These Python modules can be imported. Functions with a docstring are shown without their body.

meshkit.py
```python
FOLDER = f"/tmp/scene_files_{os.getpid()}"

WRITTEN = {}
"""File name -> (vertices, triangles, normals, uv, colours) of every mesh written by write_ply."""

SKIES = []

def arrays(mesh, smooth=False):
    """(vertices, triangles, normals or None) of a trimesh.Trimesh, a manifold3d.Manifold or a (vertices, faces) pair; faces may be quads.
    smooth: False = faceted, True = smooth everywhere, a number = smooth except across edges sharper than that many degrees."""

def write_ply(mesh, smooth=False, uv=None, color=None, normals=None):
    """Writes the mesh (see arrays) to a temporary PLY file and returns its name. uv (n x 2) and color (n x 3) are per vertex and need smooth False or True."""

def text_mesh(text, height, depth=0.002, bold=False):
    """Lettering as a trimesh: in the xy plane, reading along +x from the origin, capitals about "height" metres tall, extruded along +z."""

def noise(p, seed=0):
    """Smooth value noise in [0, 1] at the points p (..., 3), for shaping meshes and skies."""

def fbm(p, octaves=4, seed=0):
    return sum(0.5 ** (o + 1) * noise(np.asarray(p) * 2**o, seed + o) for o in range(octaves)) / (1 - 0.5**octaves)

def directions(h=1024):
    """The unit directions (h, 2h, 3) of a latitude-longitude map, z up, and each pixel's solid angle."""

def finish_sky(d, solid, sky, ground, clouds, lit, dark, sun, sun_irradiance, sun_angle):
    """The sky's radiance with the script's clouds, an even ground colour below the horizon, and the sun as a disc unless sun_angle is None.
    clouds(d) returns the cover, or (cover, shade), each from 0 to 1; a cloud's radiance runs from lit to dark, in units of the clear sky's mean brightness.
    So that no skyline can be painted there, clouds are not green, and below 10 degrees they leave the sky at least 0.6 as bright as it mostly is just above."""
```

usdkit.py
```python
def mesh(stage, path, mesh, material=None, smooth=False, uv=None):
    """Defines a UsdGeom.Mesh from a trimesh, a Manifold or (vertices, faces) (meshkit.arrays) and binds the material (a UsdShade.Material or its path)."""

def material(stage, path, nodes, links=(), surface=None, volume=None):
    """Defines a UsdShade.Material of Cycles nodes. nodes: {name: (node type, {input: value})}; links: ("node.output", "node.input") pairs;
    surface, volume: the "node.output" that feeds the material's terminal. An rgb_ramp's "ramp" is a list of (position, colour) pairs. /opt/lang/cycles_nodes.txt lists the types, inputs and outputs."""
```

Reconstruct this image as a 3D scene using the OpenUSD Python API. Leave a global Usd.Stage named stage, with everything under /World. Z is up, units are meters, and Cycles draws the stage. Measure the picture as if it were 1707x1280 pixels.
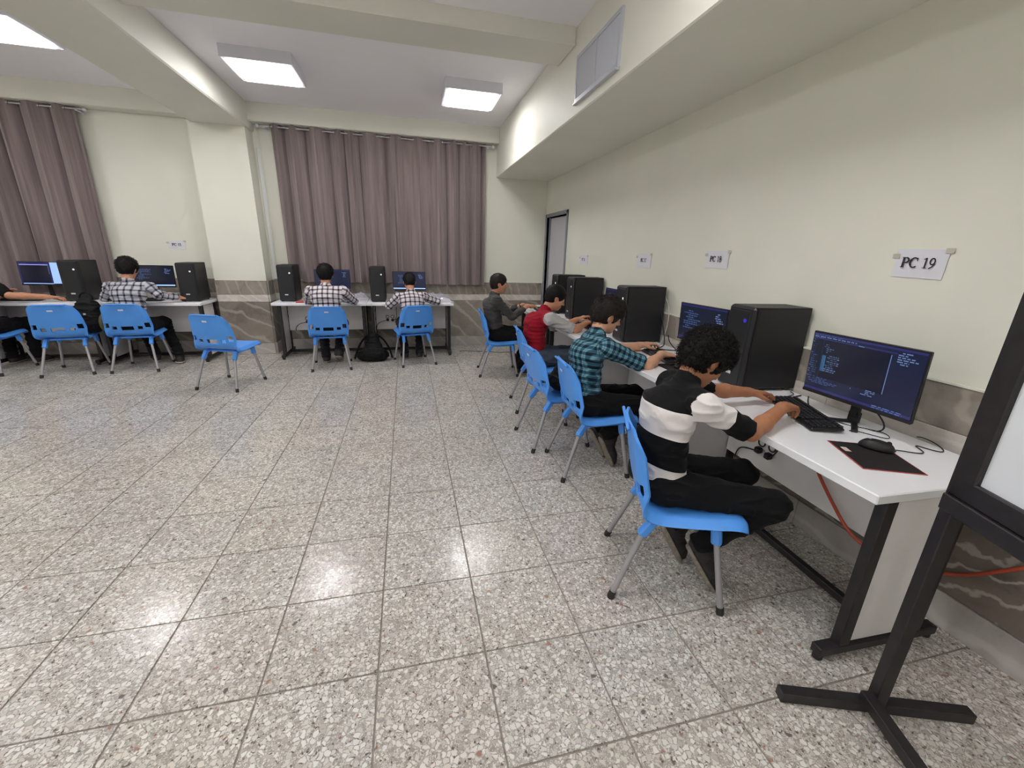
import math, numpy as np, trimesh, manifold3d, usdkit, meshkit
from shapely.geometry import Polygon, LineString, Point, box as sbox
from shapely.ops import unary_union
from shapely import affinity
from pxr import Usd, UsdGeom, Gf, Sdf, UsdShade, UsdLux

stage = Usd.Stage.CreateInMemory()
UsdGeom.SetStageUpAxis(stage, UsdGeom.Tokens.z); UsdGeom.SetStageMetersPerUnit(stage, 1.0)
UsdGeom.Xform.Define(stage, '/World'); UsdGeom.Scope.Define(stage, '/World/Looks')
PI = math.pi

# ------------------------------------------------------------------ camera
CAM_H = 1.49
R = np.array([[0.97121588, -0.23631161, 0.02994209], [-0.0432947, -0.29873235, -0.95335437], [0.23423338, 0.92461657, -0.30036465]])
FPX = 694.84
cam = UsdGeom.Camera.Define(stage, '/World/camera')
M = np.eye(4); M[0, :3] = R[0]; M[1, :3] = -R[1]; M[2, :3] = -R[2]; M[3, :3] = (0, 0, CAM_H)
cam.AddTransformOp().Set(Gf.Matrix4d(*M.ravel().tolist()))
cam.CreateHorizontalApertureAttr(36.0); cam.CreateVerticalApertureAttr(27.0)
cam.CreateFocalLengthAttr(36.0 * FPX / 1707.0); cam.CreateClippingRangeAttr(Gf.Vec2f(0.01, 100))
cam.CreateExposureAttr(0.0)
PANEL = 22.6          # brightness of the ceiling panels
PANEL_COLOR = (1.0, 0.985, 0.99)

# ------------------------------------------------------------------ helpers
def lin(r, g, b):
    c = np.array([r, g, b], float) / 255
    return tuple(np.where(c <= .04045, c / 12.92, ((c + .055) / 1.055) ** 2.4))
used = {}
def numbered(parent, name):
    k = used.get((parent, name), 0); used[(parent, name)] = k + 1
    return f'{parent}/{name}' if k == 0 else f'{parent}/{name}_{k:03d}'
XF = {}
def tag(p, label=None, cat=None, group=None, kind=None):
    p = p.GetPrim() if hasattr(p, 'GetPrim') else p
    for k, v in (('label', label), ('category', cat), ('group', group), ('kind', kind)):
        if v: p.SetCustomDataByKey(k, v)
    return p
def thing(name, label, cat, loc=(0, 0, 0), rz=0.0, group=None, kind=None):
    path = numbered('/World', name)
    x = UsdGeom.Xform.Define(stage, path)
    x.AddTranslateOp().Set(Gf.Vec3d(*map(float, loc))); x.AddRotateZOp().Set(math.degrees(rz))
    tag(x, label, cat, group, kind); XF[path] = (np.array(loc, float), rz)
    return path
def part(name, mesh, m, parent, label=None, kind=None, smooth=30, world=False, uv=None, normals=None, yaw=0.0):
    if world:
        loc, rz = XF['/'.join(parent.split('/')[:3])]
        v, f, _ = meshkit.arrays(mesh); v = v - loc
        c, s = math.cos(-rz), math.sin(-rz)
        v = v @ np.array([[c, s, 0], [-s, c, 0], [0, 0, 1]])
        mesh = trimesh.Trimesh(v, f, process=False)
    path = numbered(parent, name)
    p = usdkit.mesh(stage, path, mesh, m, smooth=smooth, uv=uv)
    if normals is not None:
        c, s = math.cos(-yaw), math.sin(-yaw); nn = np.asarray(normals) @ np.array([[c, s, 0], [-s, c, 0], [0, 0, 1]])
        p.CreateNormalsAttr([Gf.Vec3f(*map(float, x)) for x in nn]); p.SetNormalsInterpolation('vertex')
    tag(p, label, None, None, kind)
    return path
def strands(name, roots, dirs, curl, length, width, m, parent, label=None, seed=0):
    """short hairs as curves; world coordinates"""
    loc, rz = XF['/'.join(parent.split('/')[:3])]; r = np.random.default_rng(seed); n = len(roots)
    P = np.zeros((n, 5, 3)); P[:, 0] = roots; d = dirs / np.linalg.norm(dirs, axis=1, keepdims=True); side = np.cross(d, r.normal(size=(n, 3))); side /= np.linalg.norm(side, axis=1, keepdims=True)
    L_ = length * r.uniform(.6, 1.3, n); ph = r.uniform(0, 6.28, n); up = np.cross(d, side)
    for i in range(1, 5):
        t = i / 4; P[:, i] = roots + d * (L_ * t)[:, None] + curl * ((np.cos(ph + 5 * t) - np.cos(ph))[:, None] * side + (np.sin(ph + 5 * t) - np.sin(ph))[:, None] * up)
    c, s = math.cos(-rz), math.sin(-rz); P = (P - loc) @ np.array([[c, s, 0], [-s, c, 0], [0, 0, 1]])
    from pxr import Vt
    path = numbered(parent, name); b = UsdGeom.BasisCurves.Define(stage, path)
    b.CreateTypeAttr('cubic'); b.CreateBasisAttr('catmullRom'); b.CreateWrapAttr('pinned'); b.CreateCurveVertexCountsAttr(Vt.IntArray([5] * n))
    b.CreatePointsAttr(Vt.Vec3fArray.FromNumpy(P.reshape(-1, 3).astype(np.float32))); b.CreateWidthsAttr(Vt.FloatArray.FromNumpy(np.tile(np.array([1, 1, .9, .7, .35]) * width, n).astype(np.float32))); b.SetWidthsInterpolation('vertex')
    UsdShade.MaterialBindingAPI.Apply(b.GetPrim()).Bind(m); tag(b, label, None, None, 'stuff'); return path
def solo(name, mesh, m, label, cat=None, group=None, kind=None, smooth=30, loc=(0, 0, 0), rz=0.0):
    path = numbered('/World', name)
    p = usdkit.mesh(stage, path, mesh, m, smooth=smooth)
    p.AddTranslateOp().Set(Gf.Vec3d(*map(float, loc))); p.AddRotateZOp().Set(math.degrees(rz))
    tag(p, label, cat, group, kind)
    XF[path] = (np.array(loc, float), rz)
    return path
def dup(src, label, loc, rz, group=None):
    name = src.split('/')[-1]
    base = name[:-4] if name[-4:-3] == '_' and name[-3:].isdigit() else name
    path = numbered('/World', base)
    x = UsdGeom.Xform.Define(stage, path); p = x.GetPrim()
    p.GetReferences().AddInternalReference(src); p.SetInstanceable(True)
    was = stage.GetPrimAtPath(src).GetCustomData()
    x.GetTranslateOp().Set(Gf.Vec3d(*map(float, loc))) if x.GetTranslateOp() else x.AddTranslateOp().Set(Gf.Vec3d(*map(float, loc)))
    x.GetPrim().GetAttribute('xformOp:rotateZ').Set(math.degrees(rz))
    tag(p, label, was['category'], group or was.get('group'))
    XF[path] = (np.array(loc, float), rz)
    return path
def cat_(*ms): return trimesh.util.concatenate([m for m in ms if m is not None])
def bx(cx, cy, cz, sx, sy, sz, bev=0.0, rz=0.0):
    if bev > 0:
        b = min(bev, sx * .45, sy * .45, sz * .45)
        pts = [(x * (sx / 2 - (b if a != 0 else 0)), y * (sy / 2 - (b if a != 1 else 0)), z * (sz / 2 - (b if a != 2 else 0)))
               for x in (-1, 1) for y in (-1, 1) for z in (-1, 1) for a in range(3)]
        m = trimesh.Trimesh(*_man(manifold3d.Manifold.hull_points(np.array(pts))), process=False)
    else:
        m = trimesh.creation.box((sx, sy, sz))
    if rz: m.apply_transform(trimesh.transformations.rotation_matrix(rz, (0, 0, 1)))
    m.apply_translation((cx, cy, cz)); return m
def _man(m):
    mm = m.to_mesh(); return np.array(mm.vert_properties[:, :3]), np.array(mm.tri_verts)
def bxx(x0, x1, y0, y1, z0, z1, bev=0.0): return bx((x0 + x1) / 2, (y0 + y1) / 2, (z0 + z1) / 2, x1 - x0, y1 - y0, z1 - z0, bev)
def rbar(a, b, w, h, bev=.004, up=(0, 0, 1)):
    """rectangular bar from a to b, width w (sideways), height h"""
    a, b = np.array(a, float), np.array(b, float); L = np.linalg.norm(b - a); d = (b - a) / L
    s = np.cross(up, d)
    if np.linalg.norm(s) < 1e-6: s = np.cross((1, 0, 0), d)
    s /= np.linalg.norm(s); u = np.cross(d, s)
    m = bx(0, 0, 0, L, w, h, bev); T = np.eye(4); T[:3, 0] = d; T[:3, 1] = s; T[:3, 2] = u; T[:3, 3] = (a + b) / 2
    m.apply_transform(T); return m
def tube(pts, r, n=8, r1=None, closed_caps=True):
    P = np.array(pts, float); k = len(P); r1 = r if r1 is None else r1
    T = np.gradient(P, axis=0); T /= np.linalg.norm(T, axis=1, keepdims=True) + 1e-12
    s = np.cross(T[0], (0, 0, 1)); s = np.cross(T[0], (1, 0, 0)) if np.linalg.norm(s) < .1 else s
    V = []
    for i in range(k):
        s = s - T[i] * (s @ T[i]); s /= np.linalg.norm(s); u = np.cross(T[i], s)
        rr = r + (r1 - r) * i / max(1, k - 1)
        for j in range(n):
            a = 2 * PI * j / n; V.append(P[i] + rr * (math.cos(a) * s + math.sin(a) * u))
    F = []
    for i in range(k - 1):
        for j in range(n):
            a, b = i * n + j, i * n + (j + 1) % n; F += [(a, b, b + n), (a, b + n, a + n)]
    for o, rev in ((0, True), ((k - 1) * n, False)):
        for j in range(1, n - 1): F.append((o, o + j + 1, o + j) if rev else (o, o + j, o + j + 1))
    F = np.array(F)[:, ::-1]
    return trimesh.Trimesh(np.array(V), F, process=False)
def spline(pts, n=40):
    from scipy.interpolate import CubicSpline
    P = np.array(pts, float); t = np.r_[0, np.cumsum(np.linalg.norm(np.diff(P, axis=0), axis=1))]
    return CubicSpline(t, P)(np.linspace(0, t[-1], n))
def ext(poly, h): return trimesh.util.concatenate([trimesh.creation.extrude_polygon(g, h, engine='earcut') for g in getattr(poly, 'geoms', [poly])])
def rot(m, a, ax, at=(0, 0, 0)): m.apply_transform(trimesh.transformations.rotation_matrix(a, ax, at)); return m
def mv(m, *t): m.apply_translation(t); return m
def cyl(r, h, n=24, at=(0, 0, 0)): return mv(trimesh.creation.cylinder(r, h, sections=n), *at)

# ------------------------------------------------------------------ materials
L = '/World/Looks/'
mats = {}
def pbr(name, rgb, rough=.5, metal=0.0, spec=.5, noise=0.0, nscale=20, bump=0.0, bscale=200, emit=None, estr=1.0, sheen=0.0, sss=0.0, coat=0.0):
    N = {'p': ('principled_bsdf', {'base_color': rgb, 'roughness': rough, 'metallic': metal, 'specular_ior_level': spec, 'sheen_weight': sheen, 'coat_weight': coat})}
    K = []
    if sss: N['p'][1].update({'subsurface_weight': sss, 'subsurface_radius': (1, .35, .2), 'subsurface_scale': .006})
    if emit is not None: N['p'][1].update({'emission_color': emit, 'emission_strength': estr})
    if noise or bump: N['g'] = ('geometry', {})
    if noise:
        N['n'] = ('noise_texture', {'scale': nscale, 'detail': 4}); K.append(('g.position', 'n.vector'))
        N['r'] = ('rgb_ramp', {'ramp': [(.3, tuple(np.clip(np.array(rgb) * (1 - noise), 0, 1))), (.7, tuple(np.clip(np.array(rgb) * (1 + noise), 0, 1)))]})
        K += [('n.fac', 'r.fac'), ('r.color', 'p.base_color')]
    if bump:
        N['n2'] = ('noise_texture', {'scale': bscale, 'detail': 3}); N['b'] = ('bump', {'strength': bump, 'distance': .002})
        K += [('g.position', 'n2.vector'), ('n2.fac', 'b.height'), ('b.normal', 'p.normal')]
    mats[name] = usdkit.material(stage, L + name, N, K, surface='p.BSDF'); return mats[name]
WALLC = lin(232, 231, 218)
pbr('wall_paint', WALLC, .55, noise=.03, nscale=1.6, bump=.12, bscale=60)
pbr('beam_paint', lin(229, 228, 216), .55, noise=.03, nscale=1.5, bump=.1, bscale=50)
pbr('ceiling_paint', lin(251, 249, 253), .6, noise=.02, nscale=2)
pbr('grout', lin(142, 134, 126), .8, noise=.2, nscale=30)
pbr('white_trim', lin(226, 226, 224), .4)
pbr('door_frame', lin(134, 134, 142), .4)
pbr('door_paint', lin(196, 194, 200), .45)
pbr('lamp_frame', lin(226, 225, 234), .35)
pbr('lamp_glow', (1, 1, 1), .5, emit=PANEL_COLOR, estr=PANEL)
pbr('vent_metal', lin(196, 199, 208), .3)
pbr('vent_dark', lin(60, 62, 68), .6)
pbr('chrome', lin(205, 205, 212), .22, metal=1.0)
pbr('desk_white', lin(247, 248, 252), .32, noise=.012, nscale=4)
pbr('panel_grey', lin(238, 235, 235), .5, noise=.03, nscale=8)
pbr('black_metal', lin(38, 35, 37), .45, noise=.25, nscale=25, bump=.05, bscale=120)
pbr('black_plastic', lin(22, 22, 25), .45)
pbr('tower_black', lin(27, 27, 31), .5, noise=.08, nscale=6)
pbr('tower_front', lin(32, 32, 37), .42)
pbr('key_black', lin(30, 30, 34), .4)
pbr('badge_silver', lin(205, 205, 208), .3)
pbr('badge_white', lin(240, 240, 245), .4, emit=(.8, .85, 1), estr=.35)
pbr('led_blue', lin(40, 40, 160), .3, emit=(.08, .06, .8), estr=.35)
pbr('chair_blue', lin(84, 158, 246), .36, spec=.45, noise=.03, nscale=8)
pbr('chair_sticker', lin(225, 230, 240), .4)
pbr('chair_leg', lin(168, 166, 170), .38, metal=.35)
pbr('rubber', lin(45, 43, 42), .7)
pbr('skin_tan', lin(176, 120, 88), .52, spec=.35, noise=.06, nscale=25, sss=.06)
pbr('skin_mid', lin(205, 148, 116), .52, spec=.35, noise=.06, nscale=25, sss=.06)
pbr('skin_fair', lin(214, 164, 134), .52, spec=.35, noise=.06, nscale=25, sss=.06)
pbr('lip', lin(165, 95, 85), .5)
pbr('eye_white', lin(225, 220, 215), .25); pbr('eye_dark', lin(30, 20, 16), .2)
pbr('hair_black', lin(15, 12, 13), .55, spec=.25, noise=.5, nscale=120, bump=.5, bscale=260)
pbr('hair_brown', lin(32, 24, 21), .52, spec=.3, noise=.45, nscale=120, bump=.5, bscale=260)
pbr('cloth_black', lin(14, 13, 16), .88, spec=.25, noise=.15, nscale=15, sheen=.03, bump=.25, bscale=500)
pbr('cloth_navy', lin(22, 22, 29), .85, spec=.25, noise=.12, nscale=15, sheen=.1, bump=.25, bscale=500)
pbr('denim', lin(58, 68, 84), .85, noise=.18, nscale=25, bump=.3, bscale=600)
pbr('cloth_charcoal', lin(66, 64, 66), .85, noise=.12, nscale=15, sheen=.1, bump=.25, bscale=500)
pbr('shoe_dark', lin(40, 36, 38), .6, noise=.2, nscale=40)
pbr('sole_grey', lin(138, 130, 118), .75, noise=.25, nscale=60, bump=.5, bscale=150)
pbr('sole_pale', lin(170, 165, 155), .75, noise=.2, nscale=60)
pbr('bag_black', lin(14, 14, 16), .75, spec=.3, noise=.3, nscale=18, bump=.4, bscale=90)
pbr('bag_olive', lin(96, 92, 62), .8, noise=.15, nscale=30)
pbr('paper', lin(226, 226, 234), .6)
pbr('ink', lin(40, 40, 46), .6); pbr('tape', lin(200, 196, 180), .3)
pbr('cable_black', lin(24, 24, 26), .5); pbr('cable_orange', lin(188, 80, 56), .45); pbr('cable_red', lin(165, 58, 55), .45); pbr('cable_white', lin(205, 205, 205), .5)
pbr('pad_black', lin(26, 20, 24), .8, noise=.1, nscale=60); pbr('pad_edge', lin(178, 72, 70), .7); pbr('pad_mark', lin(225, 205, 195), .7)
pbr('board_white', lin(232, 236, 242), .22, noise=.02, nscale=5)
pbr('chip_white', lin(235, 235, 235), .7)
pbr('book_red', lin(190, 92, 92), .6); pbr('book_orange', lin(236, 178, 140), .6)
pbr('socket_white', lin(232, 230, 226), .35)
pbr('wrist_black', lin(25, 25, 28), .4)
pbr('screen_body', lin(26, 26, 30), .35)
def scr(name, rgb, s=1.0): return pbr(name, (.004, .004, .005), .25, emit=lin(*rgb), estr=s)
scr('screen_navy', (26, 32, 58)); scr('screen_blueblack', (18, 22, 40)); scr('screen_bar', (44, 44, 98)); scr('screen_deep', (34, 36, 92))
scr('screen_code', (98, 122, 165)); scr('screen_block', (72, 122, 168)); scr('screen_pale', (168, 205, 250)); scr('screen_line', (142, 142, 205))
scr('screen_dim', (62, 84, 128))

# plastic film
mats['film'] = usdkit.material(stage, L + 'film', {'t': ('transparent_bsdf', {'color': (.93, .93, .97)}), 'g': ('glossy_bsdf', {'color': (.9, .9, 1.0), 'roughness': .25}),
    'd': ('diffuse_bsdf', {'color': (.75, .74, .85)}), 'm1': ('mix_closure', {'fac': .5}), 'm2': ('mix_closure', {'fac': .24})},
    [('g.BSDF', 'm1.closure1'), ('d.BSDF', 'm1.closure2'), ('t.BSDF', 'm2.closure1'), ('m1.closure', 'm2.closure2')], surface='m2.closure')

# terrazzo
def terrazzo(name, tone):
    t = np.array(tone)
    N = {'g': ('geometry', {}),
         'nz': ('noise_texture', {'scale': 45, 'detail': 2}), 'ns': ('vector_math', {'math_type': 'scale', 'scale': .016}), 'ad': ('vector_math', {'math_type': 'add'}),
         'v': ('voronoi_texture', {'feature': 'f1', 'scale': 60}), 've': ('voronoi_texture', {'feature': 'distance_to_edge', 'scale': 60}),
         'w': ('voronoi_texture', {'feature': 'f1', 'scale': 150}), 'we': ('voronoi_texture', {'feature': 'distance_to_edge', 'scale': 150}),
         'sv': ('separate_color', {}), 'sw': ('separate_color', {}),
         'cr': ('rgb_ramp', {'interpolate': False, 'ramp': [(0, lin(234, 232, 226)), (.25, lin(222, 219, 213)), (.45, lin(240, 238, 233)), (.66, lin(212, 206, 200)), (.8, lin(226, 220, 211)), (.93, lin(196, 190, 183)), (.982, lin(176, 140, 124)), (.99, lin(120, 112, 106))]}),
         'fr': ('rgb_ramp', {'interpolate': False, 'ramp': [(0, lin(214, 210, 204)), (.3, lin(192, 186, 179)), (.55, lin(222, 218, 212)), (.8, lin(170, 163, 155)), (.92, lin(112, 104, 98)), (.98, lin(160, 120, 104))]}),
         'e1': ('map_range', {'from_min': .07, 'from_max': .15, 'clamp': True}), 'e2': ('map_range', {'from_min': .05, 'from_max': .14, 'clamp': True}),
         'big': ('math', {'math_type': 'less_than', 'value2': .66}), 'bm': ('math', {'math_type': 'multiply'}),
         'mx1': ('mix_color', {'a': lin(170, 164, 156)}), 'mx2': ('mix_color', {}),
         'ln': ('noise_texture', {'scale': 2.3, 'detail': 3}), 'lr': ('rgb_ramp', {'ramp': [(.3, tuple(t * .93)), (.7, tuple(np.clip(t * 1.03, 0, 1)))]}),
         'ti': ('mix_color', {'blend_type': 'multiply', 'fac': 1.0}),
         'rn': ('noise_texture', {'scale': 9, 'detail': 4}), 'rr': ('map_range', {'from_min': .3, 'from_max': .7, 'to_min': .12, 'to_max': .24}),
         'b': ('bump', {'strength': .06, 'distance': .002}),
         'p': ('principled_bsdf', {'specular_ior_level': .45})}
    K = [('g.position', 'nz.vector'), ('nz.color', 'ns.vector1'), ('g.position', 'ad.vector1'), ('ns.vector', 'ad.vector2')]
    for x in ('v', 've', 'w', 'we'): K.append(('ad.vector', x + '.vector'))
    K += [('v.color', 'sv.color'), ('w.color', 'sw.color'), ('sv.r', 'cr.fac'), ('sw.r', 'fr.fac'), ('ve.distance', 'e1.value'), ('we.distance', 'e2.value'),
          ('sv.g', 'big.value1'), ('big.value', 'bm.value1'), ('e1.result', 'bm.value2'), ('e2.result', 'mx1.fac'), ('fr.color', 'mx1.b'),
          ('bm.value', 'mx2.fac'), ('mx1.result', 'mx2.a'), ('cr.color', 'mx2.b'), ('g.position', 'ln.vector'), ('ln.fac', 'lr.fac'),
          ('mx2.result', 'ti.a'), ('lr.color', 'ti.b'), ('ti.result', 'p.base_color'), ('g.position', 'rn.vector'), ('rn.fac', 'rr.value'), ('rr.result', 'p.roughness'),
          ('e1.result', 'b.height'), ('b.normal', 'p.normal')]
    mats[name] = usdkit.material(stage, L + name, N, K, surface='p.BSDF')
for i, t in enumerate(((.88, .88, .875), (.85, .84, .825), (.91, .90, .88), (.875, .85, .84))): terrazzo(f'terrazzo_{"abcd"[i]}', t)

def stone(name, dark, midc, light, rough=.3, scale=1.0, ang=.7, dist=4.5):
    N = {'g': ('geometry', {}), 'm': ('mapping', {'rotation': (ang, ang, .5), 'scale': (scale, scale, scale * 1.0)}),
         'n': ('noise_texture', {'scale': 2.2, 'detail': 6, 'roughness': .62, 'distortion': 1.3}),
         'w': ('wave_texture', {'wave_type': 'bands', 'bands_direction': 'x', 'scale': 1.5, 'distortion': dist, 'detail': 4, 'detail_scale': 1.6}),
         'r1': ('rgb_ramp', {'ramp': [(.25, dark), (.5, midc), (.78, tuple(np.array(midc) * 1.25))]}),
         'r2': ('rgb_ramp', {'ramp': [(.86, (0, 0, 0)), (.985, (1, 1, 1))]}), 'bw': ('rgb_to_bw', {}),
         'mul': ('math', {'math_type': 'multiply', 'value2': .55}), 'mx': ('mix_color', {'b': light}),
         'p': ('principled_bsdf', {'roughness': rough})}
    K = [('g.position', 'm.vector'), ('m.vector', 'n.vector'), ('m.vector', 'w.vector'), ('n.fac', 'r1.fac'), ('w.fac', 'r2.fac'), ('r2.color', 'bw.color'), ('bw.val', 'mul.value1'),
         ('mul.value', 'mx.fac'), ('r1.color', 'mx.a'), ('mx.result', 'p.base_color')]
    mats[name] = usdkit.material(stage, L + name, N, K, surface='p.BSDF')
stone('stone_slab', lin(118, 110, 102), lin(154, 146, 136), lin(204, 197, 187), .34, 1.0)
stone('stone_slab_dark', lin(100, 91, 84), lin(136, 127, 118), lin(186, 179, 169), .34, 1.3, 1.1)
stone('stone_slab_swirl', lin(84, 75, 68), lin(122, 112, 103), lin(206, 199, 189), .34, 1.9, 1.0, 10.0)
stone('stone_band', lin(116, 108, 100), lin(150, 142, 132), lin(184, 176, 164), .34, 1.7, .2)
stone('stone_strip', lin(190, 183, 173), lin(212, 205, 196), lin(232, 227, 219), .4, 2.0)
stone('stone_skirting', lin(156, 150, 146), lin(180, 174, 170), lin(208, 203, 198), .3, 1.2)

# curtain velvet
N = {'g': ('geometry', {}), 'm': ('mapping', {'scale': (26, 26, 1.2)}), 'n': ('noise_texture', {'scale': 1, 'detail': 5}),
     'r': ('rgb_ramp', {'ramp': [(.3, lin(124, 111, 112)), (.7, lin(150, 136, 135))]}), 'p': ('principled_bsdf', {'roughness': .8, 'sheen_weight': .45, 'sheen_tint': (.8, .76, .75), 'specular_ior_level': .2})}
mats['curtain'] = usdkit.material(stage, L + 'curtain', N, [('g.position', 'm.vector'), ('m.vector', 'n.vector'), ('n.fac', 'r.fac'), ('r.color', 'p.base_color')], surface='p.BSDF')

# patterned cloth driven by the garment's own coordinates (st: u around, v along; sleeves have v > 5)
def cloth_nodes(extra, links, out):
    N = {'a': ('uvmap', {'attribute': 'st'}), 's': ('separate_xyz', {}), 'g': ('geometry', {}),
         'bn': ('noise_texture', {'scale': 420, 'detail': 2}), 'b': ('bump', {'strength': .2, 'distance': .002}),
         'p': ('principled_bsdf', {'roughness': .85, 'sheen_weight': .04, 'specular_ior_level': .2}), **extra}
    K = [('a.UV', 's.vector'), ('g.position', 'bn.vector'), ('bn.fac', 'b.height'), ('b.normal', 'p.normal'), (out, 'p.base_color')] + links
    return N, K
def stripes(pref, src, period, width, soft=.06, phase=0.0):
    """node chain: 1 inside a line of the given width (fraction of the period)"""
    N = {pref + 'd': ('math', {'math_type': 'divide', 'value2': period}), pref + 'o': ('math', {'math_type': 'add', 'value2': 100 + phase}), pref + 'f': ('math', {'math_type': 'fraction'}),
         pref + 'c': ('math', {'math_type': 'subtract', 'value2': .5}), pref + 'a': ('math', {'math_type': 'absolute'}),
         pref + 'm': ('map_range', {'from_min': width / 2 + soft, 'from_max': width / 2 - soft, 'clamp': True})}
    K = [(src, pref + 'd.value1'), (pref + 'd.value', pref + 'o.value1'), (pref + 'o.value', pref + 'f.value1'), (pref + 'f.value', pref + 'c.value1'), (pref + 'c.value', pref + 'a.value1'), (pref + 'a.value', pref + 'm.value')]
    return N, K, pref + 'm.result'
def plaid(name, base, mid_, dark, period, width, second=None):
    n1, k1, o1 = stripes('x', 's.x', period, width); n2, k2, o2 = stripes('y', 's.y', period, width)
    E = {**n1, **n2, 'sum': ('math', {'math_type': 'add'}), 'hf': ('math', {'math_type': 'multiply', 'value2': .5}),
         'r': ('rgb_ramp', {'ramp': [(0, base), (.5, mid_), (1, dark)]})}
    K = k1 + k2 + [(o1, 'sum.value1'), (o2, 'sum.value2'), ('sum.value', 'hf.value1'), ('hf.value', 'r.fac')]
    out = 'r.color'
    if second:
        n3, k3, o3 = stripes('z', 's.x', period, .1, .05, .5); n4, k4, o4 = stripes('q', 's.y', period, .1, .05, .5)
        E.update({**n3, **n4, 'sm2': ('math', {'math_type': 'maximum'}), 'sm3': ('math', {'math_type': 'multiply', 'value2': .55}), 'mx': ('mix_color', {'b': second})})
        K += k3 + k4 + [(o3, 'sm2.value1'), (o4, 'sm2.value2'), ('sm2.value', 'sm3.value1'), ('sm3.value', 'mx.fac'), ('r.color', 'mx.a')]; out = 'mx.result'
    N, K = cloth_nodes(E, K, out)
    mats[name] = usdkit.material(stage, L + name, N, K, surface='p.BSDF')
plaid('plaid_white', lin(222, 216, 219), lin(124, 116, 126), lin(32, 28, 36), .06, .3)
plaid('plaid_grey', lin(192, 192, 202), lin(112, 112, 122), lin(28, 28, 36), .062, .3)
plaid('plaid_teal', lin(118, 162, 178), lin(52, 96, 114), lin(18, 34, 48), .042, .5, lin(26, 50, 66))
def banded(name, stops, sleeve_stops):
    E = {'v1': ('rgb_ramp', {'interpolate': False, 'ramp': stops}), 'v2': ('rgb_ramp', {'interpolate': False, 'ramp': sleeve_stops}),
         'is': ('math', {'math_type': 'greater_than', 'value2': 5.0}), 'sv': ('math', {'math_type': 'subtract', 'value2': 10.0}), 'mx': ('mix_color', {})}
    K = [('s.y', 'v1.fac'), ('s.y', 'sv.value1'), ('sv.value', 'v2.fac'), ('s.y', 'is.value1'), ('is.value', 'mx.fac'), ('v1.color', 'mx.a'), ('v2.color', 'mx.b')]
    N, K = cloth_nodes(E, K, 'mx.result')
    mats[name] = usdkit.material(stage, L + name, N, K, surface='p.BSDF')
WH, BK = lin(226, 220, 218), lin(12, 12, 15)
banded('tee_blocks', [(0, BK), (.09, WH), (.212, BK), (.352, WH)], [(0, WH), (.115, BK)])
banded('tee_raglan', [(0, lin(150, 20, 40)), (.5, lin(158, 22, 42))], [(0, lin(186, 184, 182)), (.6, lin(186, 184, 182))])

# ------------------------------------------------------------------ the room
XR, YF, ZC, XL, YB = 2.2, 6.8, 3.185, -6.6, -3.2
wall = lambda n, m, mt='wall_paint', lab=None: solo(n, m, mats[mt], lab, kind='structure', smooth=False)
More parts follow.
